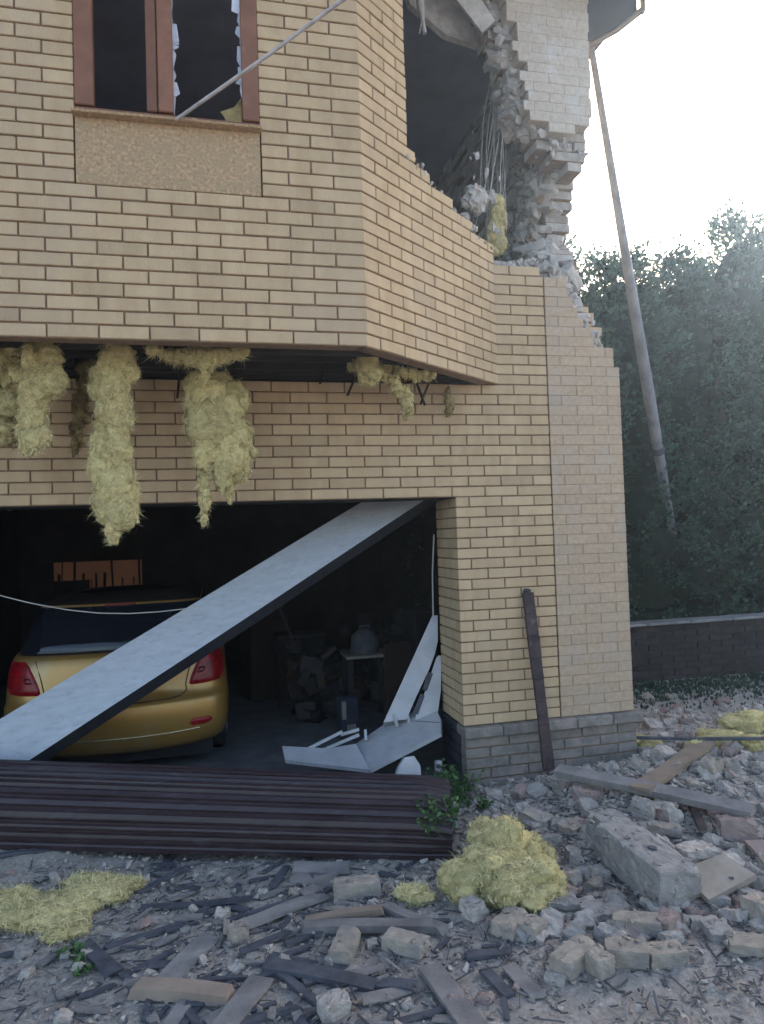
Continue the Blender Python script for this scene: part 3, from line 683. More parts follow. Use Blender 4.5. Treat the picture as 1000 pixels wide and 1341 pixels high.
for j in range(NS+1):
    s = j/NS; o = lerp(AXL, AXR, s); sc_ = 1.12-.10*s+.008*math.sin(s*5)
    w_ = 0
    crush = 1-.10*max(0, (s-.96)/.04); kk = max(0, (s-.94)/.06)
    for (d_, h_) in prof:
        vs.append(o+ad*(kk*.05*noise.noise(V((3, d_*11, h_*11))))+bd*(d_*sc_+w_+kk*.02*noise.noise(V((s*14, d_*8+9, h_*8))))+V((0,0,1))*(h_*sc_*crush+.0015*noise.noise(V((s*3, d_*5, h_*5)))+kk*.022*noise.noise(V((s*16, d_*7, h_*7+4)))))
k = NP+1
mb.add(vs, [(j*k+i, j*k+i+1, (j+1)*k+i+1, (j+1)*k+i)[::-1] for j in range(NS) for i in range(NP)], 0, 1, False)
mb.build('ribbed_sheet', [M['shutter']], sh)
mb = MB(); endp = vs[-k:]; cen = AXR+bd*.2+V((0,0,.12)); mb.add(endp+[cen-ad*.05], [(i, i+1, k) for i in range(k-1)])
mb.build('end_plate', [M['beamside']], sh); mb = MB()
mb.add(vs[:k]+[AXL+bd*.2+V((0,0,.12))], [(i+1, i, k) for i in range(k-1)])
mb.build('end_plate', [M['beamside']], sh)
p = AXR+bd*.02
for i in range(3):
    mb = MB(); q = p+bd*(.02+.05*i)+V((.012,0,.07+.08*i)); mb.slab([q+V((0,0,0)), q+V((.03,-.01,.01)), q+V((.022,-.0,.055)), q+V((.003,.0,.05))], .006)
    mb.build('torn_bracket', [M['steel']], sh)

# gold car ---------------------------------------------------------------
CX, CY = -2.535, .90
car = thing('parked_car', 'gold yellow car parked in the garage seen from behind under the fallen beam', 'car', (CX, CY+2.1, .02))
lev = [(.20,.74,.12,4.10,3),(.235,.80,.07,4.2,4),(.27,.83,.045,4.25,4.5),(.34,.85,.015,4.3,5),(.42,.865,.0,4.33,5),(.50,.868,.0,4.33,5),(.57,.87,.005,4.3,5),(.615,.868,.015,4.28,5),(.625,.864,.04,4.27,5),
       (.70,.862,.055,4.2,5),(.80,.855,.07,4.1,5),(.90,.84,.085,3.9,5),(.965,.82,.10,3.5,5),(1.0,.80,.13,3.15,5)]
gh_l = [(1.0,.775,.17,3.05,6),(1.03,.765,.185,3.0,6),(1.10,.74,.22,2.9,6),(1.20,.71,.27,2.75,6),(1.30,.675,.33,2.55,6),(1.355,.655,.37,2.45,6),(1.372,.648,.375,2.42,6),(1.385,.63,.42,2.35,5),(1.41,.56,.62,2.2,5),(1.425,.46,.80,2.0,4),(1.43,.30,1.1,1.8,3)]
NA = 96; RC = .42
def outline(l):
    z, wx, yr, yf, n = l; out = []
    for i in range(NA):
        a = 2*math.pi*i/NA; ca, sa = math.cos(a), math.sin(a)
        x = wx*math.copysign(abs(ca)**(2/n), ca)
        y = yr+RC*(1-abs(sa)**(2/n))+(x/wx)**2*.07 if sa <= 0 else yf-.9*(1-abs(sa)**(2/3))
        out.append(V((CX+x, CY+y, z+.02)))
    return out
def loft(mb, levels, zg=None, cap=True):
    rg = [outline(l) for l in levels]; vs = [p for r in rg for p in r]
    for j in range(len(levels)-1):
        for i in range(NA):
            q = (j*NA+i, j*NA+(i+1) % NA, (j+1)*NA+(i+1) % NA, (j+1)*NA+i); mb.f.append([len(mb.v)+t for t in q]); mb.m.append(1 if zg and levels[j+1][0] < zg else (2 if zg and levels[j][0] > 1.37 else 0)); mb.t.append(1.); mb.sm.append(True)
    base_ = len(mb.v); mb.v += vs
    # faces appended above referenced start index before verts were appended: same base
    if cap:
        mb.f.append([base_+i for i in range(NA)][::-1]); mb.m.append(0); mb.t.append(1.); mb.sm.append(False)
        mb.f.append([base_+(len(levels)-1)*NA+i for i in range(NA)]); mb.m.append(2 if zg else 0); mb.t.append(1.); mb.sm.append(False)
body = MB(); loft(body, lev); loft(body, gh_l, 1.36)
bo = body.build('body', [M['paint'], M['carglass'], M['clutter_brown_roof_shade']], car)  # brown slot colours the gold roof dark, imitating its reflection of the garage
def surf(levels, x, z, off):
    """point on the rear of the loft at lateral x and height z"""
    z -= .02
    for a, b in zip(levels, levels[1:]):
        if a[0] <= z <= b[0]: t = (z-a[0])/(b[0]-a[0]); l = [lerp(a[i], b[i], t) for i in range(5)]; break
    else: l = levels[-1] if z > levels[-1][0] else levels[0]
    zz, wx, yr, yf, n = l; r_ = min(.9999, abs(x)/wx)
    sa = (1-r_**n)**(1/n) if r_ < 1 else 0
    return V((CX+x, CY+yr+RC*(1-sa)+r_**2*.07-off, z+.02))
def patch(levels, outline_xz, mat_, name, off=.006, nu=10, nv=8, parent=car, thick=.01):
    # outline_xz: list of rows (z, x0, x1)
    mb = MB(); vs = []
    for j in range(nv+1):
        z = lerp(outline_xz[0][0], outline_xz[-1][0], j/nv); x0 = interp([(r[0], r[1]) for r in outline_xz], z); x1 = interp([(r[0], r[2]) for r in outline_xz], z)
        for i in range(nu+1):
            x = lerp(x0, x1, i/nu); e = 1 if 0 < i < nu and 0 < j < nv else -.8
            vs.append(surf(levels, x, z, off*e))
    mb.add(vs, [(j*(nu+1)+i, j*(nu+1)+i+1, (j+1)*(nu+1)+i+1, (j+1)*(nu+1)+i) for j in range(nv) for i in range(nu)], 0, 1, True)
    return mb.build(name, [mat_], parent)
patch(gh_l, [(1.035,-.69,.69),(1.07,-.70,.70),(1.2,-.66,.66),(1.37,-.60,.60)], M['carglass'], 'rear_window', .008, 24, 10)
for s in (-1, 1):
    rows = [(.715,.57,.70),(.745,.545,.82),(.80,.56,.855),(.88,.60,.852),(.95,.64,.835),(1.0,.69,.815)]
    rows = [(z, min(s*a, s*b), max(s*a, s*b)) for z, a, b in rows]
    t = patch(lev, rows, M['redlens'], 'tail_light', .016, 12, 10)
    patch(lev, [(z, min(s*a, s*b), max(s*a, s*b)) for z, a, b in [(.80,.60,.66),(.84,.61,.70),(.88,.63,.69)]], M['lens2'], 'lamp_core', .022, 5, 4, t)
    patch(lev, [(z, min(s*a, s*b), max(s*a, s*b)) for z, a, b in [(.405,.58,.66),(.43,.545,.735),(.455,.55,.745),(.475,.60,.70)]], M['redlens'], 'reflector', .010, 10, 5)
    # wheel wells and wheels
    for yy in (.82, 3.45):
        wv = bpy.data.objects.new('wheel', None); COL.objects.link(wv); wv.parent = car; wv['_o'] = car['_o']
        c = V((CX+s*.74, CY+yy, .33)); ty = MB(); ty.tube([c-V((.10,0,0)), c-V((.085,0,0)), c+V((.085,0,0)), c+V((.10,0,0))], [.28,.31,.31,.28], 28); ty.build('tyre', [M['rubber']], wv)
        rm_ = MB(); rm_.tube([c+V((s*.095,0,0)), c+V((s*.108,0,0))], [.20,.19], 20)
        for q in range(5): an = q*2*math.pi/5; rm_.bar(c+V((s*.11,0,0)), c+V((s*.11, .18*math.cos(an), .18*math.sin(an))), .03, .02, 0, 1, V((1,0,0)))
        rm_.build('rim', [M['alloy']], wv)
patch(gh_l, [(1.372,-.15,.15),(1.392,-.15,.15)], M['redlens'], 'brake_light', .02, 6, 2)
# seams and bumper strip
def seam(pts, rad, mt, name, off=.002):
    mb = MB(); mb.tube([surf(lev, x, z, off) for x, z in pts], rad, 6); return mb.build(name, [mt], car)
pts_ = [(-.56,.735),(-.535,.69),(-.49,.655),(-.40,.640),(-.2,.632),(0,.630),(.2,.632),(.40,.640),(.49,.655),(.535,.69),(.56,.735)]
pts_ = [(-.60,.99),(-.555,.85),(-.53,.745)]+[(x,z) for x,z in pts_[1:-1]]+[(.53,.745),(.555,.85),(.60,.99)]
seam(pts_, .0045, M['beamside'], 'boot_lid_seam')
seam([(x, .395-.03*(1-(x/.7)**2)) for x in [i*.07 for i in range(-9, 10)]], .006, M['chrome'], 'bumper_crease', .004)
mb = MB()
for i in range(2): pass
mb.box((CX, CY+.02, .78), (.44,.012,.10), None, 0, 1, 0, .004); mb.build('number_plate', [M['pvc']], car)
mb = MB(); mb.box((CX, CY+2.2, .19), (1.45, 3.9, .14)); mb.build('underbody', [M['rubber']], car)

# white sagging cable
mb = MB(); pts_ = []
for i in range(25):
    t = i/24; x = lerp(-60, 262, t); y = interp([(-60,758),(0,780),(40,790),(90,799),(130,803),(170,803.5),(210,801),(262,795)], x); pts_.append(at(x, y, .25))
pts_ = [V((-4.59,.26,1.72))]+pts_; mb.tube(pts_, .004, 6); tag(mb.build('cable', M['cable']), 'thin pale cable sagging above the car inside the garage', 'cable')

# lit barred window in the rear wall of the garage
wn = bpy.data.objects.new('window', None); COL.objects.link(wn); wn.parent = house; wn['_o'] = (0,0,0)
wn['label'] = 'small orange lit window with dark bars in the garage back wall'
a, c = at(70,737,6.68), at(186,770,6.68)
mb = MB(); mb.box(((a.x+c.x)/2, 6.685, (a.z+c.z)/2), (c.x-a.x, .01, a.z-c.z)); mb.build('pane', [M['litwin']], wn)
mb = MB()
for i in range(11):
    x = lerp(a.x, c.x, (i+.5)/11)+U(-.06,.06); hh = (a.z-c.z)*random.choice((1,1,.6,.4)); mb.box((x, 6.66, c.z+hh/2), (U(.006,.05), .02, hh), rotm(0,U(-.04,.04),0))
mb.box(((a.x+lerp(a.x,c.x,.40))/2, 6.65, c.z+.08), (c.x*0+abs(lerp(a.x,c.x,.40)-a.x), .02, .17))
mb.build('bars', [M['clutter']], wn)

# workbench, containers and panels in the dim back of the garage
def furn(name, label, cat, mats, fn, loc):
    mb = MB(); fn(mb); return tag(mb.build(name, mats), label, cat)
def gp(x, z, Y, yref=850): p = at(x, yref, Y); return V((p.x, Y, z))
st = thing('work_table', 'dim narrow work table with a pale top edge at the back of the garage', 'table', gp(478,.04,2.2))
mb = MB(); c = at(478,856,2.2); mb.box(c, (.46,.40,.03), None, 0, 1, 0, .004); mb.build('table_top', [M['plinth']], st)
for sx in (-1,1):
    for sy in (-1,1):
        mb = MB(); mb.box((c.x+sx*.19, c.y+sy*.16, (c.z-.015+.02)/2), (.05,.05,c.z-.015-.02)); mb.build('leg', [M['clutter']], st)
mb = MB(); ct = c+V((0,0,.015)); mb.tube([ct, ct+V((0,0,.02)), ct+V((0,0,.16)), ct+V((0,0,.21)), ct+V((0,0,.235))], [.14,.15,.14,.09,.06], 20)
mb.tube([ct+V((-.05,0,.235)), ct+V((-.05,0,.27)), ct+V((.05,0,.27)), ct+V((.05,0,.235))], .01, 6)
tag(mb.build('canister', [M['slate']]), 'dull grey rounded canister standing on the dim work table', 'canister')
mb = MB(); p = at(520,905,1.6); mb.box((p.x, 1.6, .45), (.26,.05,.82), rotm(.05,0,.2), 0, 1, 0, .005); mb.box((p.x, 1.57, .6), (.18,.03,.26), rotm(.05,0,.2)); mb.box((p.x, 1.57, .27), (.18,.03,.24), rotm(.05,0,.2))
tag(mb.build('cabinet_door', [M['clutter_brown_roof_shade']]), 'dark brown panelled cabinet door leaning beside the work table', 'door')
bx_ = MB(); p = at(456,935,1.5)
bx_.box((p.x, 1.55, .22), (.17,.14,.36), rotm(0,0,.15), 0, 1, 0, .01); bx_.box((p.x-.05, 1.45, .30), (.035,.04,.16), rotm(0,0,.15), 1); bx_.box((p.x+.02, 1.47, .12), (.08,.02,.08), rotm(0,0,.15), 1)
tag(bx_.build('tool_case', [M['clutter_blue'], M['plinth']]), 'small upright blue grey tool case on the garage floor', 'case')
for (x, Y, wd, h, lb, mk) in ((395,3.2,.55,.75,'dark carton stack low against the garage back','clutter'), (345,3.6,.45,1.05,'tall dim brown locker behind the car','clutter_brown_roof_shade'), (430,2.8,.3,.55,'dark low bin left of the work table','clutter_blue'), (545,2.6,.28,1.0,'dim cupboard right of the work table','clutter')):
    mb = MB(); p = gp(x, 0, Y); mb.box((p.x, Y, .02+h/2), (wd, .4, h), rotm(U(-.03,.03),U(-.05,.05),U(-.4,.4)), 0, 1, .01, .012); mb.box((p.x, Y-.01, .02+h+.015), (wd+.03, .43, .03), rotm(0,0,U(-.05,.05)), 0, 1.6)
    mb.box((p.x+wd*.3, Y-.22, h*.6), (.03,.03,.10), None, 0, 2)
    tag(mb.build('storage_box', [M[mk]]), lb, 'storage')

random.seed(77)
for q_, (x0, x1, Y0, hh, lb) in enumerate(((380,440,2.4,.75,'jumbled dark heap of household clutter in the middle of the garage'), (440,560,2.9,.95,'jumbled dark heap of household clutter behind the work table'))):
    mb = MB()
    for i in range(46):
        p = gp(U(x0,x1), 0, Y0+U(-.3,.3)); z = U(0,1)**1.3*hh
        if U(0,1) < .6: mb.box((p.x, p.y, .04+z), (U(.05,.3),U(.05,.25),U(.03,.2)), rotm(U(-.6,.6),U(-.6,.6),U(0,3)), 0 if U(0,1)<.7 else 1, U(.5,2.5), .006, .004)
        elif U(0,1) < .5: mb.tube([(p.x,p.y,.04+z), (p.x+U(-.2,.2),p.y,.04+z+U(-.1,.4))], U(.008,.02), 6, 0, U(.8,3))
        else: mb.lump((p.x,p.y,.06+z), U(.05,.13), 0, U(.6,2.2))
    tag(mb.build('clutter_heap', [M['clutter'], M['clutter_brown_roof_shade']]), lb, 'clutter')
random.seed(78)
# broken white plastic frame
wf = thing('broken_door_frame', 'broken white plastic door frame folded against the garage jamb', 'door frame', at(520,985,.35))
def plane(a, b, c):
    A_, B_, C_ = at(*a), at(*b), at(*c); n = (B_-A_).cross(C_-A_).normalized()
    if n.dot(CAM-A_) < 0: n = -n
    return A_, n
def onp(pl_, x, y, off=0):
    A_, n = pl_; d = ray(x, y); return CAM+d*((A_+n*off-CAM).dot(n)/d.dot(n))
pA = plane((566,806,.62), (502,946,.50), (572,940,.42))
mb = MB(); mb.slab([onp(pA,x,y) for x,y in ((566,806),(502,946),(532,942),(545,912),(562,876),(569,857),(573,840),(573,806))], .03, n=pA[1]); mb.build('upper_strip', [M['pvc']], wf)
mb = MB(); mb.slab([onp(pA,x,y) for x,y in ((574,858),(571,862),(557,905),(545,935),(543,944),(572,942),(577,905),(578,860))], .03, n=pA[1]); mb.build('side_strip', [M['pvc']], wf)
for q in (((560,880),(553,903),(559,905),(567,882)), ((551,908),(540,934),(547,936),(556,911))):
    mb = MB(); mb.slab([onp(pA,x,y,.003) for x,y in q], .01, n=pA[1]); mb.build('dark_slot', [M['slate']], wf)
pB = plane((501,950,.60), (572,934,.40), (484,1008,.10))
mb = MB(); mb.slab([onp(pB,x,y) for x,y in ((501,950),(506,936),(572,931),(577,942),(577,960),(484,1008),(464,975))], .03, n=pB[1]); mb.build('bent_panel', [M['pvc']], wf)
mb = MB(); mb.tube([onp(pB,x,y,.004) for x,y in ((503,951),(540,944),(575,946))], .004, 5); mb.build('fold_line', [M['capstone']], wf)
pC = plane((464,975,.42), (484,1008,.10), (373,995,.40))
mb = MB(); mb.slab([onp(pC,x,y) for x,y in ((369,977),(430,980),(466,974),(484,1008),(373,995))], .03, n=pC[1]); mb.build('lower_panel', [M['pvc']], wf)
mb = MB()
for a_, b2 in (((404,980),(448,958)),((418,984),(470,962)),((446,962),(470,955)),((478,956),(479,970)),((515,935),(520,952)),((532,933),(537,953))): mb.bar(at(*a_,.5), at(*b2,.45), .02, .022)
mb.build('broken_clip', [M['pvc']], wf)
mb = MB(); mb.tube([at(568,700,.52), at(566,750,.52), at(567,808,.56)], .006, 6); tag(mb.build('cord', M['cable']), 'thin white cord hanging down inside the garage jamb', 'cord')
mb = MB(); c = at(537,1035,-.35)
for i in range(1): mb.slab([at(516,1024,-.30), at(522,1005,-.28), at(530,992,-.26), at(542,990,-.26), at(550,1002,-.27), at(553,1032,-.30), at(535,1040,-.33)][::-1], .04)
mb.box(at(522,1020,-.36), (.02,.02,.03), None, 1)
tag(mb.build('plastic_cover', [M['pvc'], M['slate']]), 'small rounded pale plastic cover behind the right end of the shutter', 'cover')
mb = MB(); mb.box(at(574,1003,.08), (.045,.04,.075), rotm(0,0,.2), 0, 1, 0, .004); mb.box(at(574,1003,.05), (.018,.03,.02), rotm(0,0,.2), 1); mb.box(at(574,1025,.08), (.03,.03,.09), None, 0, .7)
tag(mb.build('socket_box', [M['pvc'], M['slate']]), 'tiny white socket box at the foot of the garage jamb', 'box')

# plank leaning on the pier
mb = MB(); a, b_ = at(691,776,-.045), atz(717,1012,gh(.75,-.25)); b_ = V((at(717,1008,-.18).x, -.20, at(717,1008,-.2).z))
pts_ = [lerp(a, b_, t/8) for t in range(9)]
for i in range(8): mb.bar(pts_[i]-(b_-a)*.002*0, pts_[i+1], .085+.006*math.sin(i), .03, 0, U(.8,1.2), V((0,1,0)), .001, .004)
mb.hull([a+V((U(-.04,.04),U(-.012,.012),U(-.03,.05))) for _ in range(12)], 0, 1)
tag(mb.build('leaning_plank', [M['darkwood']]), 'dark weathered plank leaning upright against the brick pier', 'plank')

# leaning pole at right
mb = MB(); a, b_ = at(774,62,.62), at(880,695,3.85)
b2 = b_+(b_-a)*.22; n_ = 18
pts_ = [lerp(a, b2, i/n_)+V((0,0,-.05*math.sin(math.pi*i/n_))) for i in range(n_+1)]
rr = [interp([(0,.028),(.12,.036),(.35,.058),(.5,.070),(.7,.062),(1,.050)], i/n_) for i in range(n_+1)]
mb.tube(pts_, rr, 14)
pl = thing('leaning_pole', 'long grey pole leaning from the roof eave down into the hedge', 'pole', b2)
mb.build('shaft', [M['pole']], pl)
mb = MB(); c = lerp(a, b2, .615)+V((0,0,-.045)); dd = (b2-a).normalized(); mb.tube([c-dd*.05, c+dd*.05], .076, 14); mb.build('band', [M['slate']], pl)

# ------------------------------------------------------------------ garden wall and hedge
gw = thing('garden_wall', 'low dark brick garden wall with a pale cap in front of the hedge', 'wall', (6,2.7,0))
mb = MB(); brick_wall(mb, (0,2.72,0), (1,0,0), (0,-1,0), 9, -.02, lambda z, r: [(1.55, 12.5, 0)], .1, dj=.006, tj=.3, L=.34, recess=.010)
mb.build('brickwork', [M['darkbrick'], M['darkmortar']], gw)
mb = MB(); x = 1.5
while x < 12.5: mb.box((x+.30, 2.80, .695), (.594, .26, .035), None, 0, U(.85,1.1), .003, .006); x += .6
mb.build('cap', [M['capstone']], gw)

def leafspray(mb, p, d, size, tint):
    s = d.cross(V((U(-1,1),U(-1,1),U(-1,1))))
    if s.length < 1e-3: return
    s = s.normalized()*size*.30
    mb.add([p, p+d*size*.45+s, p+d*size, p+d*size*.45-s], [(0,1,2,3)], 0, tint)
def crown_mesh(seed, h, rad, nleaf):
    random.seed(seed); mb = MB()
    def prof_(t): return rad*(.80+.25*math.sin(t*3+.3))*min(1, (1-t)*3.2+.05)**.7
    nb = int(nleaf/26)
    for i in range(nb):
        t = U(0,1)**.85; z = .15+t*(h-.15); a = U(0, 2*math.pi)
        rr_ = prof_(t)*(1+.32*noise.noise(V((math.cos(a)*1.6, math.sin(a)*1.6, z*1.1+seed)))+.18*noise.noise(V((math.cos(a)*4, math.sin(a)*4, z*3+seed))))
        rr_ *= U(.72,1.05)
        c = V((math.cos(a)*rr_, math.sin(a)*rr_, z)); od = V((math.cos(a), math.sin(a), U(.1,.9))).normalized()
        tn = U(.6,1.35)
        for k in range(26):
            q = c+od*U(-.10,.22)+V((random.gauss(0,.055), random.gauss(0,.055), random.gauss(0,.07)))
            dd = (od+V((random.gauss(0,.6), random.gauss(0,.6), random.gauss(0,.6)))).normalized(); leafspray(mb, q, dd, U(.05,.10), tn*U(.75,1.25))
    # wispy leaders poking out at the top
    for i in range(16):
        a = U(0, 2*math.pi); r_ = U(0,.55)*rad; b0 = V((math.cos(a)*r_, math.sin(a)*r_, h-U(.2,.9))); l = U(.25,.65); dirn = V((U(-.35,.35), U(-.35,.35), 1)).normalized()
        for k in range(44):
            q = b0+dirn*l*(k/44)+V((random.gauss(0,.035),random.gauss(0,.035),0)); leafspray(mb, q, (dirn*.5+V((random.gauss(0,.7),random.gauss(0,.7),U(0,.5)))).normalized(), U(.035,.075), U(.8,1.4))
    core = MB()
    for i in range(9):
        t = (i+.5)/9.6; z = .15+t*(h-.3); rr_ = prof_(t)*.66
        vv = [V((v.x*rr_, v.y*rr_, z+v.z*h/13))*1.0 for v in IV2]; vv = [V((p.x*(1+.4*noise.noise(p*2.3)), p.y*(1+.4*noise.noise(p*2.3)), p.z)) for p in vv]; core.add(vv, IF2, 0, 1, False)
    tr = MB(); tr.tube([V((0,0,-.1)), V((.02,.0,h*.4)), V((0,.03,h*.8))], [.09,.06,.02], 9)
    for i in range(10):
        a = U(0,6.3); z = U(.3,h*.75); tr.tube([V((0,0,z)), V((math.cos(a)*.5, math.sin(a)*.5, z+.35))], [.025,.008], 5)
    return mb.mesh('crown', [M['leaf']]), core.mesh('inner_branches', [M['leafcore']]), tr.mesh('trunk', [M['bark']])
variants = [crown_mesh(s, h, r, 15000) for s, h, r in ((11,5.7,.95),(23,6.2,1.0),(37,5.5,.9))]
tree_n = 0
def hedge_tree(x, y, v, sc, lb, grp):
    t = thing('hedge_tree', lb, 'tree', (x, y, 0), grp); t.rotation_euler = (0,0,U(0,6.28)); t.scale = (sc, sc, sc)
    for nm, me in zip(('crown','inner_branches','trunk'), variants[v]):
        o = bpy.data.objects.new(nm, me); COL.objects.link(o); o.parent = t
random.seed(5)
vis = [(2.9,4.3,0,.98),(4.0,4.15,2,.98),(5.1,4.3,0,.96),(6.2,4.25,1,.99),(7.3,4.4,1,.95)]
vlb = ['dark evergreen hedge tree nearest the house corner, left of the pole', 'dark evergreen hedge tree directly behind the leaning pole', 'dark evergreen hedge tree just right of the leaning pole', 'tall dark evergreen hedge tree near the right edge of the photo', 'tall dark evergreen hedge tree at the very right edge of the photo']
for (x, y, v, sc), lb in zip(vis, vlb): hedge_tree(x, y, v, sc*1.07, lb, 'evergreen trees of the tall hedge')
for (x, y, v, sc) in [(1.9,4.6,2,.92),(3.4,5.4,1,.96),(4.6,5.5,2,1.0),(5.8,5.5,0,1.0),(7.0,5.6,1,1.0),(8.4,4.5,0,1.02),(9.6,4.4,1,1.0),(10.9,4.5,2,1.05),(8.2,5.8,1,1.0)]:
    hedge_tree(x, y, v, sc, 'dark evergreen tree standing deeper in the hedge row', 'evergreen trees deeper in the hedge')

# small weeds
def weed(P, n, h, label, rad=.07):
    mb = MB(); P = V(P)
    for i in range(n):
        a = U(0,6.28); b0 = P+V((random.gauss(0,rad*.5), random.gauss(0,rad*.4), 0)); tip = b0+V((math.cos(a)*U(.2,1)*rad, math.sin(a)*U(.2,1)*rad, h*U(.4,1)))
        mb.tube([b0, tip], .0015, 4, 0, .9, False)
        for k in range(7):
            q = lerp(b0, tip, U(.2,1)); leafspray(mb, q, V((U(-1,1),U(-1,1),U(-.3,.8))).normalized(), U(.02,.045), U(.6,1.5))
    return tag(mb.build('weed', [M['weed']]), label, 'plant')
P = at(588,1035,-.25); weed((P.x, P.y, gh(P.x,P.y)), 120, .26, 'green leafy plant at the foot of the garage jamb', .14)
P = at(572,1088,-.98); weed((P.x,P.y, P.z), 110, .20, 'green plant spilling over the right end of the shutter', .10)
P = atz(95,1248,.02); weed((P.x,P.y,gh(P.x,P.y)), 10, .03, 'small green weed in the dirt below the yellow blanket', .08)
P = atz(110,1262,.02); weed((P.x,P.y,gh(P.x,P.y)), 7, .03, 'low green weed beside the dark shard at lower left', .06)
P = atz(635,1060,.02); weed((P.x,P.y,gh(P.x,P.y)), 16, .08, 'dry weed on the rubble at the foot of the pier', .06)

# ------------------------------------------------------------------ debris on the ground
def G(x, y, dz=0): 
    P = atz(x, y, .03)
    for _ in range(3): P = atz(x, y, gh(P.x, P.y)+dz)
    return P
def board(x0, y0, x1, y1, wd, th, mk, label, name='board', d0=0, d1=0, tilt=0, grp=None, cat=None, tint=1):
    a, b = G(x0, y0, th/2+d0+.006), G(x1, y1, th/2+d1+.006); mb = MB(); n = 5; rm_ = basis(b-a)@rotm(tilt,0,0)
    L = (b-a).length; ex = MB()
    # ragged board: subdivided box
    vs = []
    for i in range(n+1):
        t = i/n
        for (yy, zz) in ((-.5,-.5),(.5,-.5),(.5,.5),(-.5,.5)):
            e = (U(-.02,.02) if i in (0,n) else 0)
            vs.append((a+b)/2+rm_@V(((t-.5)*L+e, yy*wd*(1+U(-.05,.05)), zz*th+.004*math.sin(t*5+x0))))
    fs = [(0,3,2,1), (n*4,n*4+1,n*4+2,n*4+3)]
    for i in range(n):
        for k in range(4): fs.append((i*4+k, i*4+(k+1)%4, (i+1)*4+(k+1)%4, (i+1)*4+k))
    mb.add(vs, fs, 0, tint*U(.9,1.1))
    return tag(mb.build(name, [M[mk]]), label, cat or name.split('_')[-1], grp)
def brick(x, y, L, wd, h, ang, mk, label, name='brick', dz=0, tx=0, ty=0, cat='brick', jit=.006):
    P = G(x, y, h/2+dz); mb = MB(); rm_ = rotm(tx, ty, ang)
    mb.rough(P, (L*U(.92,1.02), wd, h), rm_, 0, U(.9,1.08), .0025+jit*.45, 6, .004)
    for i in range(5):
        c = P+rm_@V((U(-L,L)*.48, U(-wd,wd)*.45, h*.47)); s = .012; mb.hull([c+V((U(-s,s)*2,U(-s,s)*2,U(-s,s))) for _ in range(7)], 0, U(.8,1.1))
    return tag(mb.build(name, [M[mk]]), label, cat)
M['fbrick'] = mat('fallen_brick', (.39,.325,.26), (.26,.22,.185), 14, .95, .8, 70, c3=(.25,.235,.225), sc3=8, bdist=.008)
brick(467,1163,.26,.10,.085,-.1,'fbrick','long pale yellow brick lying just below the shutter')
brick(452,1238,.22,.10,.065,1.15,'fbrick','pale brick pointing towards the camera left of centre')
brick(531,1235,.20,.10,.065,-.75,'fbrick','pale brick lying diagonally right of the one pointing at the camera')
brick(668,1208,.20,.11,.065,.75,'fbrick','brick with dusty top just below the large insulation heap')
brick(697,1215,.11,.10,.065,.6,'fbrick','half brick right of the dusty one below the large insulation heap')
brick(752,1253,.24,.11,.075,.55,'fbrick','large tan brick in front, tilted towards upper right')
brick(785,1262,.09,.10,.085,.3,'fbrick','small upright half brick beside the large tan brick')
brick(820,1248,.18,.11,.075,-.45,'fbrick','tan brick lying right of the small upright half brick')
brick(870,1250,.17,.10,.065,-.1,'fbrick','grey half buried brick right of the row of tan bricks')
brick(833,1210,.22,.10,.075,-.45,'fbrick','long brick just below the large concrete block')
brick(872,1208,.12,.09,.08,.5,'pink','pinkish half brick right below the concrete block')
brick(940,1220,.12,.13,.05,-.2,'concrete','grey square block piece at lower right')
brick(985,1238,.22,.12,.05,-.5,'fbrick','long flat brick at the lower right edge')
brick(436,1318,.11,.10,.07,.3,'stone','rounded brown stone lump at the bottom centre', 'stone_lump', cat='stone', jit=.02)
brick(312,1222,.09,.08,.07,.3,'fbrick','small tan lump left of centre between dark boards','stone_lump', cat='stone', jit=.015)
brick(620,1190,.10,.12,.07,.3,'stone','grey lump just left below the large insulation heap','stone_lump', cat='stone', jit=.012)
brick(790,1192,.20,.13,.04,.1,'concrete','flat grey slab piece below the concrete block','slab_piece', cat='slab', jit=.012)
brick(735,1180,.16,.12,.04,-.3,'concrete','flat grey slab piece right of the large insulation heap','slab_piece', cat='slab', jit=.012)
board(175,1293,298,1303,.085,.045,'tanwood','short fresh tan plank at the bottom left','plank')
board(212,1290,275,1228,.11,.018,'board','grey board running away behind the short tan plank')
board(288,1352,345,1278,.10,.022,'board','wide grey board at the bottom edge right of the tan plank')
board(245,1312,218,1350,.06,.02,'board','pale narrow board below the tan plank')
board(560,1265,625,1352,.10,.025,'board','wide grey plank at the bottom centre right')
board(345,1262,492,1290,.08,.02,'slate','dark grey board lying across the bottom centre')
board(495,1288,545,1292,.06,.02,'slate','short dark board end right of the dark board')
board(365,1275,415,1312,.035,.02,'slate','thin dark batten below the dark board')
board(395,1207,500,1190,.05,.03,'tanwood','long thin tan board below the pale brick', 'board', d1=.03, tint=.8)
board(395,1214,570,1212,.07,.035,'board','long grey batten crossing under the tan board')
board(505,1188,580,1218,.06,.03,'board','grey batten sloping right behind the diagonal brick','board')
board(312,1212,425,1172,.09,.015,'board','grey board with dark edge left of the pale brick', d0=.02)
board(385,1137,456,1136,.10,.03,'board','pale short board against the foot of the shutter', d0=.01, tint=1.3)
board(385,1150,440,1155,.10,.015,'board','flat grey board below the pale short board')
board(140,1242,292,1190,.03,.02,'slate','long thin dark strip slanting across the left dirt')
board(185,1188,330,1178,.03,.018,'slate','thin dark strip below the tip of the yellow blanket')
board(180,1168,245,1136,.035,.016,'slate','short dark strip right of the yellow blanket')
board(300,1205,420,1170,.03,.02,'slate','thin dark strip beside the grey board')
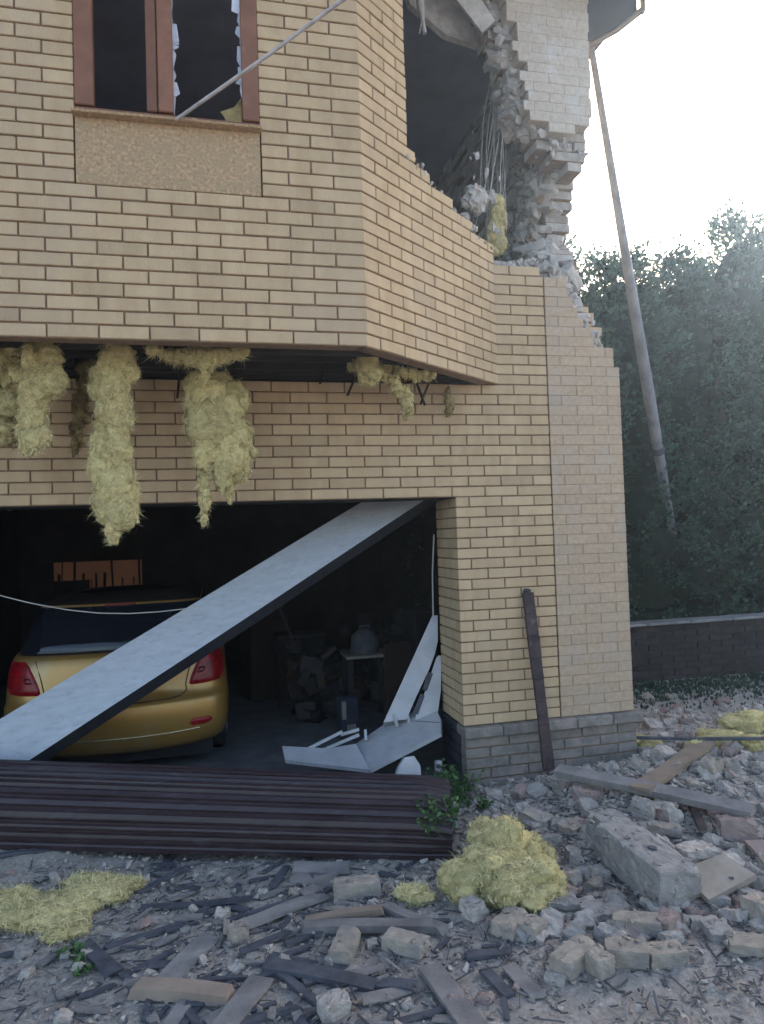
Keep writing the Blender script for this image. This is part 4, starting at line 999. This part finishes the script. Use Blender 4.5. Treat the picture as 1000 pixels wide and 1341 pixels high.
board(110,1236,152,1276,.07,.02,'slate','dark split shingle beside the weeds')
board(298,1190,296,1225,.03,.02,'fbrick','short pale stick standing among dark strips', name='stick')
board(225,1185,262,1160,.02,.012,'slate','little dark sliver right of the yellow blanket', name='sliver')
board(0,1120,62,1112,.04,.015,'slate','thin dark strip at the far left under the shutter')
board(0,1252,30,1246,.03,.012,'slate','thin dark sliver at the far left edge')
board(610,1253,668,1245,.05,.015,'slate','dark flat shard below the large insulation heap', name='flat_shard')
board(635,1272,668,1303,.05,.012,'slate','dark flat shard above the wide grey plank', name='flat_shard')
board(668,1268,705,1305,.07,.014,'board','striped grey shard beside the dark shards', name='flat_shard')
board(728,1008,985,1062,.10,.045,'board','long grey board lying on the rubble at the right','board', d0=.12, d1=.12, tilt=.25, tint=.95)
board(838,1034,925,972,.13,.03,'tanwood','wide tan plank crossing behind the long grey board','plank', d0=.06, d1=.05, tint=.72)
board(826,966,1010,968,.03,.02,'slate','thin black bar lying level in front of the garden wall','bar', d0=.12, d1=.12)
board(920,1085,900,1040,.05,.02,'darkwood','short dark stick under the long grey board','stick', d0=.03)
board(985,1100,1010,1130,.10,.02,'pink','pinkish flat piece at the right edge','flat_piece', d0=.04)

# concrete block
mb = MB(); A0 = G(872,1150,.10); A1 = G(795,1078,.12); dirn = (A1-A0); dirn.z = 0; dirn.normalize()
rm_ = basis(dirn)@rotm(.06,-.03,0); c = A0+dirn*.24
# extruded profile with a notch at the far end
def cb(x, y, z): return c+rm_@V((x, y, z))
import itertools
mb.rough(c+rm_@V((-.06,0,.0)), (.60,.24,.20), rm_, 0, 1, .008, 14, .008)
mb.rough(c+rm_@V((.31,-.02,-.008)), (.22,.19,.205), rm_, 0, 1, .010, 9, .010)
for i in range(70):
    k = random.choice([(U(-.35,.4), U(-.12,.12), .10), (U(-.35,.4), random.choice((-.125,.125)), U(-.1,.1))]); s = U(.006,.02)
    p = cb(*k); mb.hull([p+V((U(-s,s)*1.4,U(-s,s)*1.4,U(-s,s))) for _ in range(8)], 0, U(.8,1.15))
mb.tube([cb(-.12,.0,.085), cb(-.12,.0,.112)], .022, 12, 1)
tag(mb.build('concrete_block', [M['concrete'], M['slate']]), 'large long broken concrete block in the rubble at the right', 'block')
# tan tile
mb = MB(); q = [G(888,1140,.07), G(945,1118,.10), G(990,1145,.10), G(928,1178,.05)]
mb.slab(q[::-1] if (q[1]-q[0]).cross(q[2]-q[1]).z < 0 else q, .03); mb.tube([lerp(q[2],q[3],.35)*.8+lerp(q[0],q[1],.5)*.2+V((0,0,-.001)), lerp(q[2],q[3],.35)*.8+lerp(q[0],q[1],.5)*.2+V((0,0,.006))], .012, 8, 1)
tag(mb.build('square_tile', [M['tile'], M['slate']]), 'square tan tile lying tilted right of the concrete block', 'tile')
# bigger hand-placed lumps in the right-hand heap
lumps = [(910,1120,.24,.12,.10,.2,'stone','long grey lump just above the square tile'),(965,1085,.20,.12,.12,-.5,'pink','pinkish masonry lump at the right edge of the heap'),
         (842,1062,.10,.12,.12,.8,'concrete','pale small lump standing behind the concrete block'),(870,1085,.20,.10,.05,-.6,'fbrick','brick half hidden behind the concrete block'),
         (735,1022,.24,.14,.06,.5,'concrete','pale flat slab at the near end of the long board'),(870,990,.16,.14,.10,.2,'stone','grey lump by the wide tan plank'),
         (930,1005,.14,.12,.10,.4,'fbrick','tan lump under the right insulation strip'),(700,1075,.16,.14,.05,.3,'stone','grey flat lump behind the large insulation heap'),
         (750,1082,.18,.12,.05,.5,'fbrick','pale flat brick left of the concrete block'),(718,1100,.15,.10,.05,-.2,'concrete','grey flat chip left below the concrete block'),
         (980,935,.25,.15,.05,.1,'concrete','pale flat lump in front of the garden wall'),(880,940,.18,.14,.06,.3,'stone','grey lump near the house corner on the dark soil'),(650,1085,.14,.12,.08,.4,'pink','reddish lump touching the top of the insulation heap'),
         (1000,1190,.16,.14,.09,.3,'fbrick','tan lump at the right edge below the tile'),(760,1010,.12,.10,.05,.3,'stone','small grey lump under the long board')]
for x, y, L, wd, h, an, mk, lb in lumps: brick(x, y, L, wd, h, an, mk, lb, 'rubble_lump', 0.0, U(-.2,.2), U(-.2,.2), 'rubble', .018)

# scattered individual chunks and shards, copied
random.seed(21)
protos = []
for i in range(8):
    s = MB(); a, b, c = U(.035,.06), U(.03,.045), U(.018,.032)
    s.rough(V((0,0,0)), (a*2,b*2,c*2), Matrix.Identity(3), 0, 1, .013, 3, .006); protos.append(s)
cmesh = [p.mesh('rubble_chunk', [M[k]]) for p, k in zip(protos, ('stone','concrete','fbrick','stone','fbrick','stone','concrete','pink'))]
grp = [('rubble pieces in the right hand heap', 'grey broken rubble chunk in the heap beside the brick pier'), ('rubble pieces scattered in front', 'grey broken rubble chunk scattered on the dirt in front')]
for i in range(375):
    if i < 298: x = U(640,1010); y = U(1000,1235); g_ = 0
    else: x = U(-10,1010); y = U(1135,1345); g_ = 1
    if i < 90: x = U(835,1010); y = U(915,1010)
    if g_ == 0 and x < 745 and 1085 < y < 1200: continue
    P = G(x, y); sc = U(.6,1.3) if g_ == 0 else U(.3,.8)
    if y < 1100 and U(0,1) < .25: sc *= 1.4
    o = bpy.data.objects.new('rubble_chunk', random.choice(cmesh)); COL.objects.link(o); o.location = P+V((0,0,.012*sc)); o.rotation_euler = (U(-.5,.5), U(-.5,.5), U(0,6.28)); o.scale = (sc, sc, sc)
    tag(o, grp[g_][1], 'rubble', grp[g_][0])
smesh = []
for i in range(6):
    s = MB(); L, wd = U(.08,.17), U(.02,.05); th = U(.006,.012)
    k = [V((-L,-wd*U(.5,1),0)), V((-L*.1,-wd,0)), V((L,-wd*U(.3,.8),0)), V((L*U(.7,1),wd*U(.4,.9),0)), V((-L*.9,wd,0))]; s.slab(k, th); smesh.append(s.mesh('wood_shard', [M['slate' if i % 2 else 'board']]))
for i in range(165):
    x = random.gauss(330,130); y = U(1125,1300) if U(0,1) < .8 else U(1300,1340)
    if i > 145: x = U(600,1000); y = U(1000,1330)
    if x < 180 and y < 1220: continue
    if 585 < x < 745 and 1085 < y < 1200: continue
    P = G(x, y, .016); sc = U(.3,.85); o = bpy.data.objects.new('wood_shard', random.choice(smesh)); COL.objects.link(o); o.location = P; o.rotation_euler = (U(-.15,.15), U(-.12,.12), random.gauss(.5,.7)); o.scale = (sc, sc, 1)
    tag(o, 'flat dark grey wooden shard lying in the dirt', 'shard', 'wooden shards littering the dirt')
# gravel and dust
small = []
for i in range(14):
    s = MB(); s.hull([V((U(-1,1), U(-.8,.8), U(-.5,.5))) for _ in range(10)], 0, 1); small.append(s)
gv = MB()
for i in range(25500):
    if i < 15500: x = U(-3.9,3.0); y = U(-2.8,-.05)
    elif i < 22000: x = random.gauss(.8,.7); y = random.gauss(-.6,.5)
    else: x = U(1.5,4.8); y = U(-.6,2.3)
    if x < 1.44 and y > -.03: continue
    s = U(.003,.009) if U(0,1) < .72 else U(.009,.022)
    if i >= 14000: s *= 1.6
    if i >= 22000 and U(0,1) < .3: continue
    gv.append(random.choice(small), Matrix.Translation(V((x, y, gh(x, y)+s*.3))) @ Matrix.Rotation(U(0,6.28), 4, 'Z') @ Matrix.Rotation(U(-.5,.5), 4, 'X') @ Matrix.Scale(s, 4), U(.55,1.25))
o = gv.build('gravel', [M['stone']], origin=V((0,0,0))); o['kind'] = 'stuff'; o['label'] = 'crushed stone and mortar crumbs strewn over the dirt'; o['category'] = 'gravel'
# fine splinters
sp = MB()
for i in range(4200):
    x = U(-3.3,1.5); y = U(-2.7,-.6); l = U(.012,.05) if U(0,1) < .8 else U(.05,.13); an = U(0,6.28); z = gh(x, y)+.012
    if x < 1.44 and y > -.03: continue
    d = V((math.cos(an), math.sin(an), U(-.1,.15)))*l; sp.bar(V((x,y,z)), V((x,y,z))+d, U(.003,.010), .003, 0 if U(0,1) < .6 else 1, U(.6,1.2))
o = sp.build('splinters', [M['slate'], M['board']], origin=V((0,0,0))); o['kind'] = 'stuff'; o['label'] = 'tiny wood splinters and straw strewn over the dirt'; o['category'] = 'splinters'
# sparse ground cover in front of the garden wall
gc = MB()
for i in range(5000):
    x = U(1.55,6.0); y = 2.6-abs(random.gauss(0,.5))
    leafspray(gc, V((x, y, gh(x,y)+.005)), V((U(-.6,.6),U(-.6,.6),1)).normalized(), U(.02,.06), U(.5,1.2))
o = gc.build('ground_cover', [M['leaf']], origin=V((0,0,0))); o['kind'] = 'stuff'; o['label'] = 'thin dark ground cover in front of the garden wall'; o['category'] = 'ground cover'

hz = bpy.data.materials.new('flare_haze_air'); hz.use_nodes = True; n = hz.node_tree; n.nodes.remove(n.nodes['Principled BSDF'])  # added air volume, stands in for lens flare veiling the trees and corner
pv = n.nodes.new('ShaderNodeVolumePrincipled'); pv.inputs['Density'].default_value = .0027; pv.inputs['Anisotropy'].default_value = .72; pv.inputs['Color'].default_value = (.66,.83,1.0,1)
n.links.new(pv.outputs[0], n.nodes['Material Output'].inputs['Volume'])
mb = MB(); mb.box((0, 0, 4.5), (640, 640, 11.6)); o = mb.build('flare_haze', [hz]); o['kind'] = 'stuff'; o['label'] = 'thin bluish air added over the whole place to imitate lens flare'; o['category'] = 'flare_haze'

for o in bpy.data.objects:
    if '_o' in o: del o['_o']
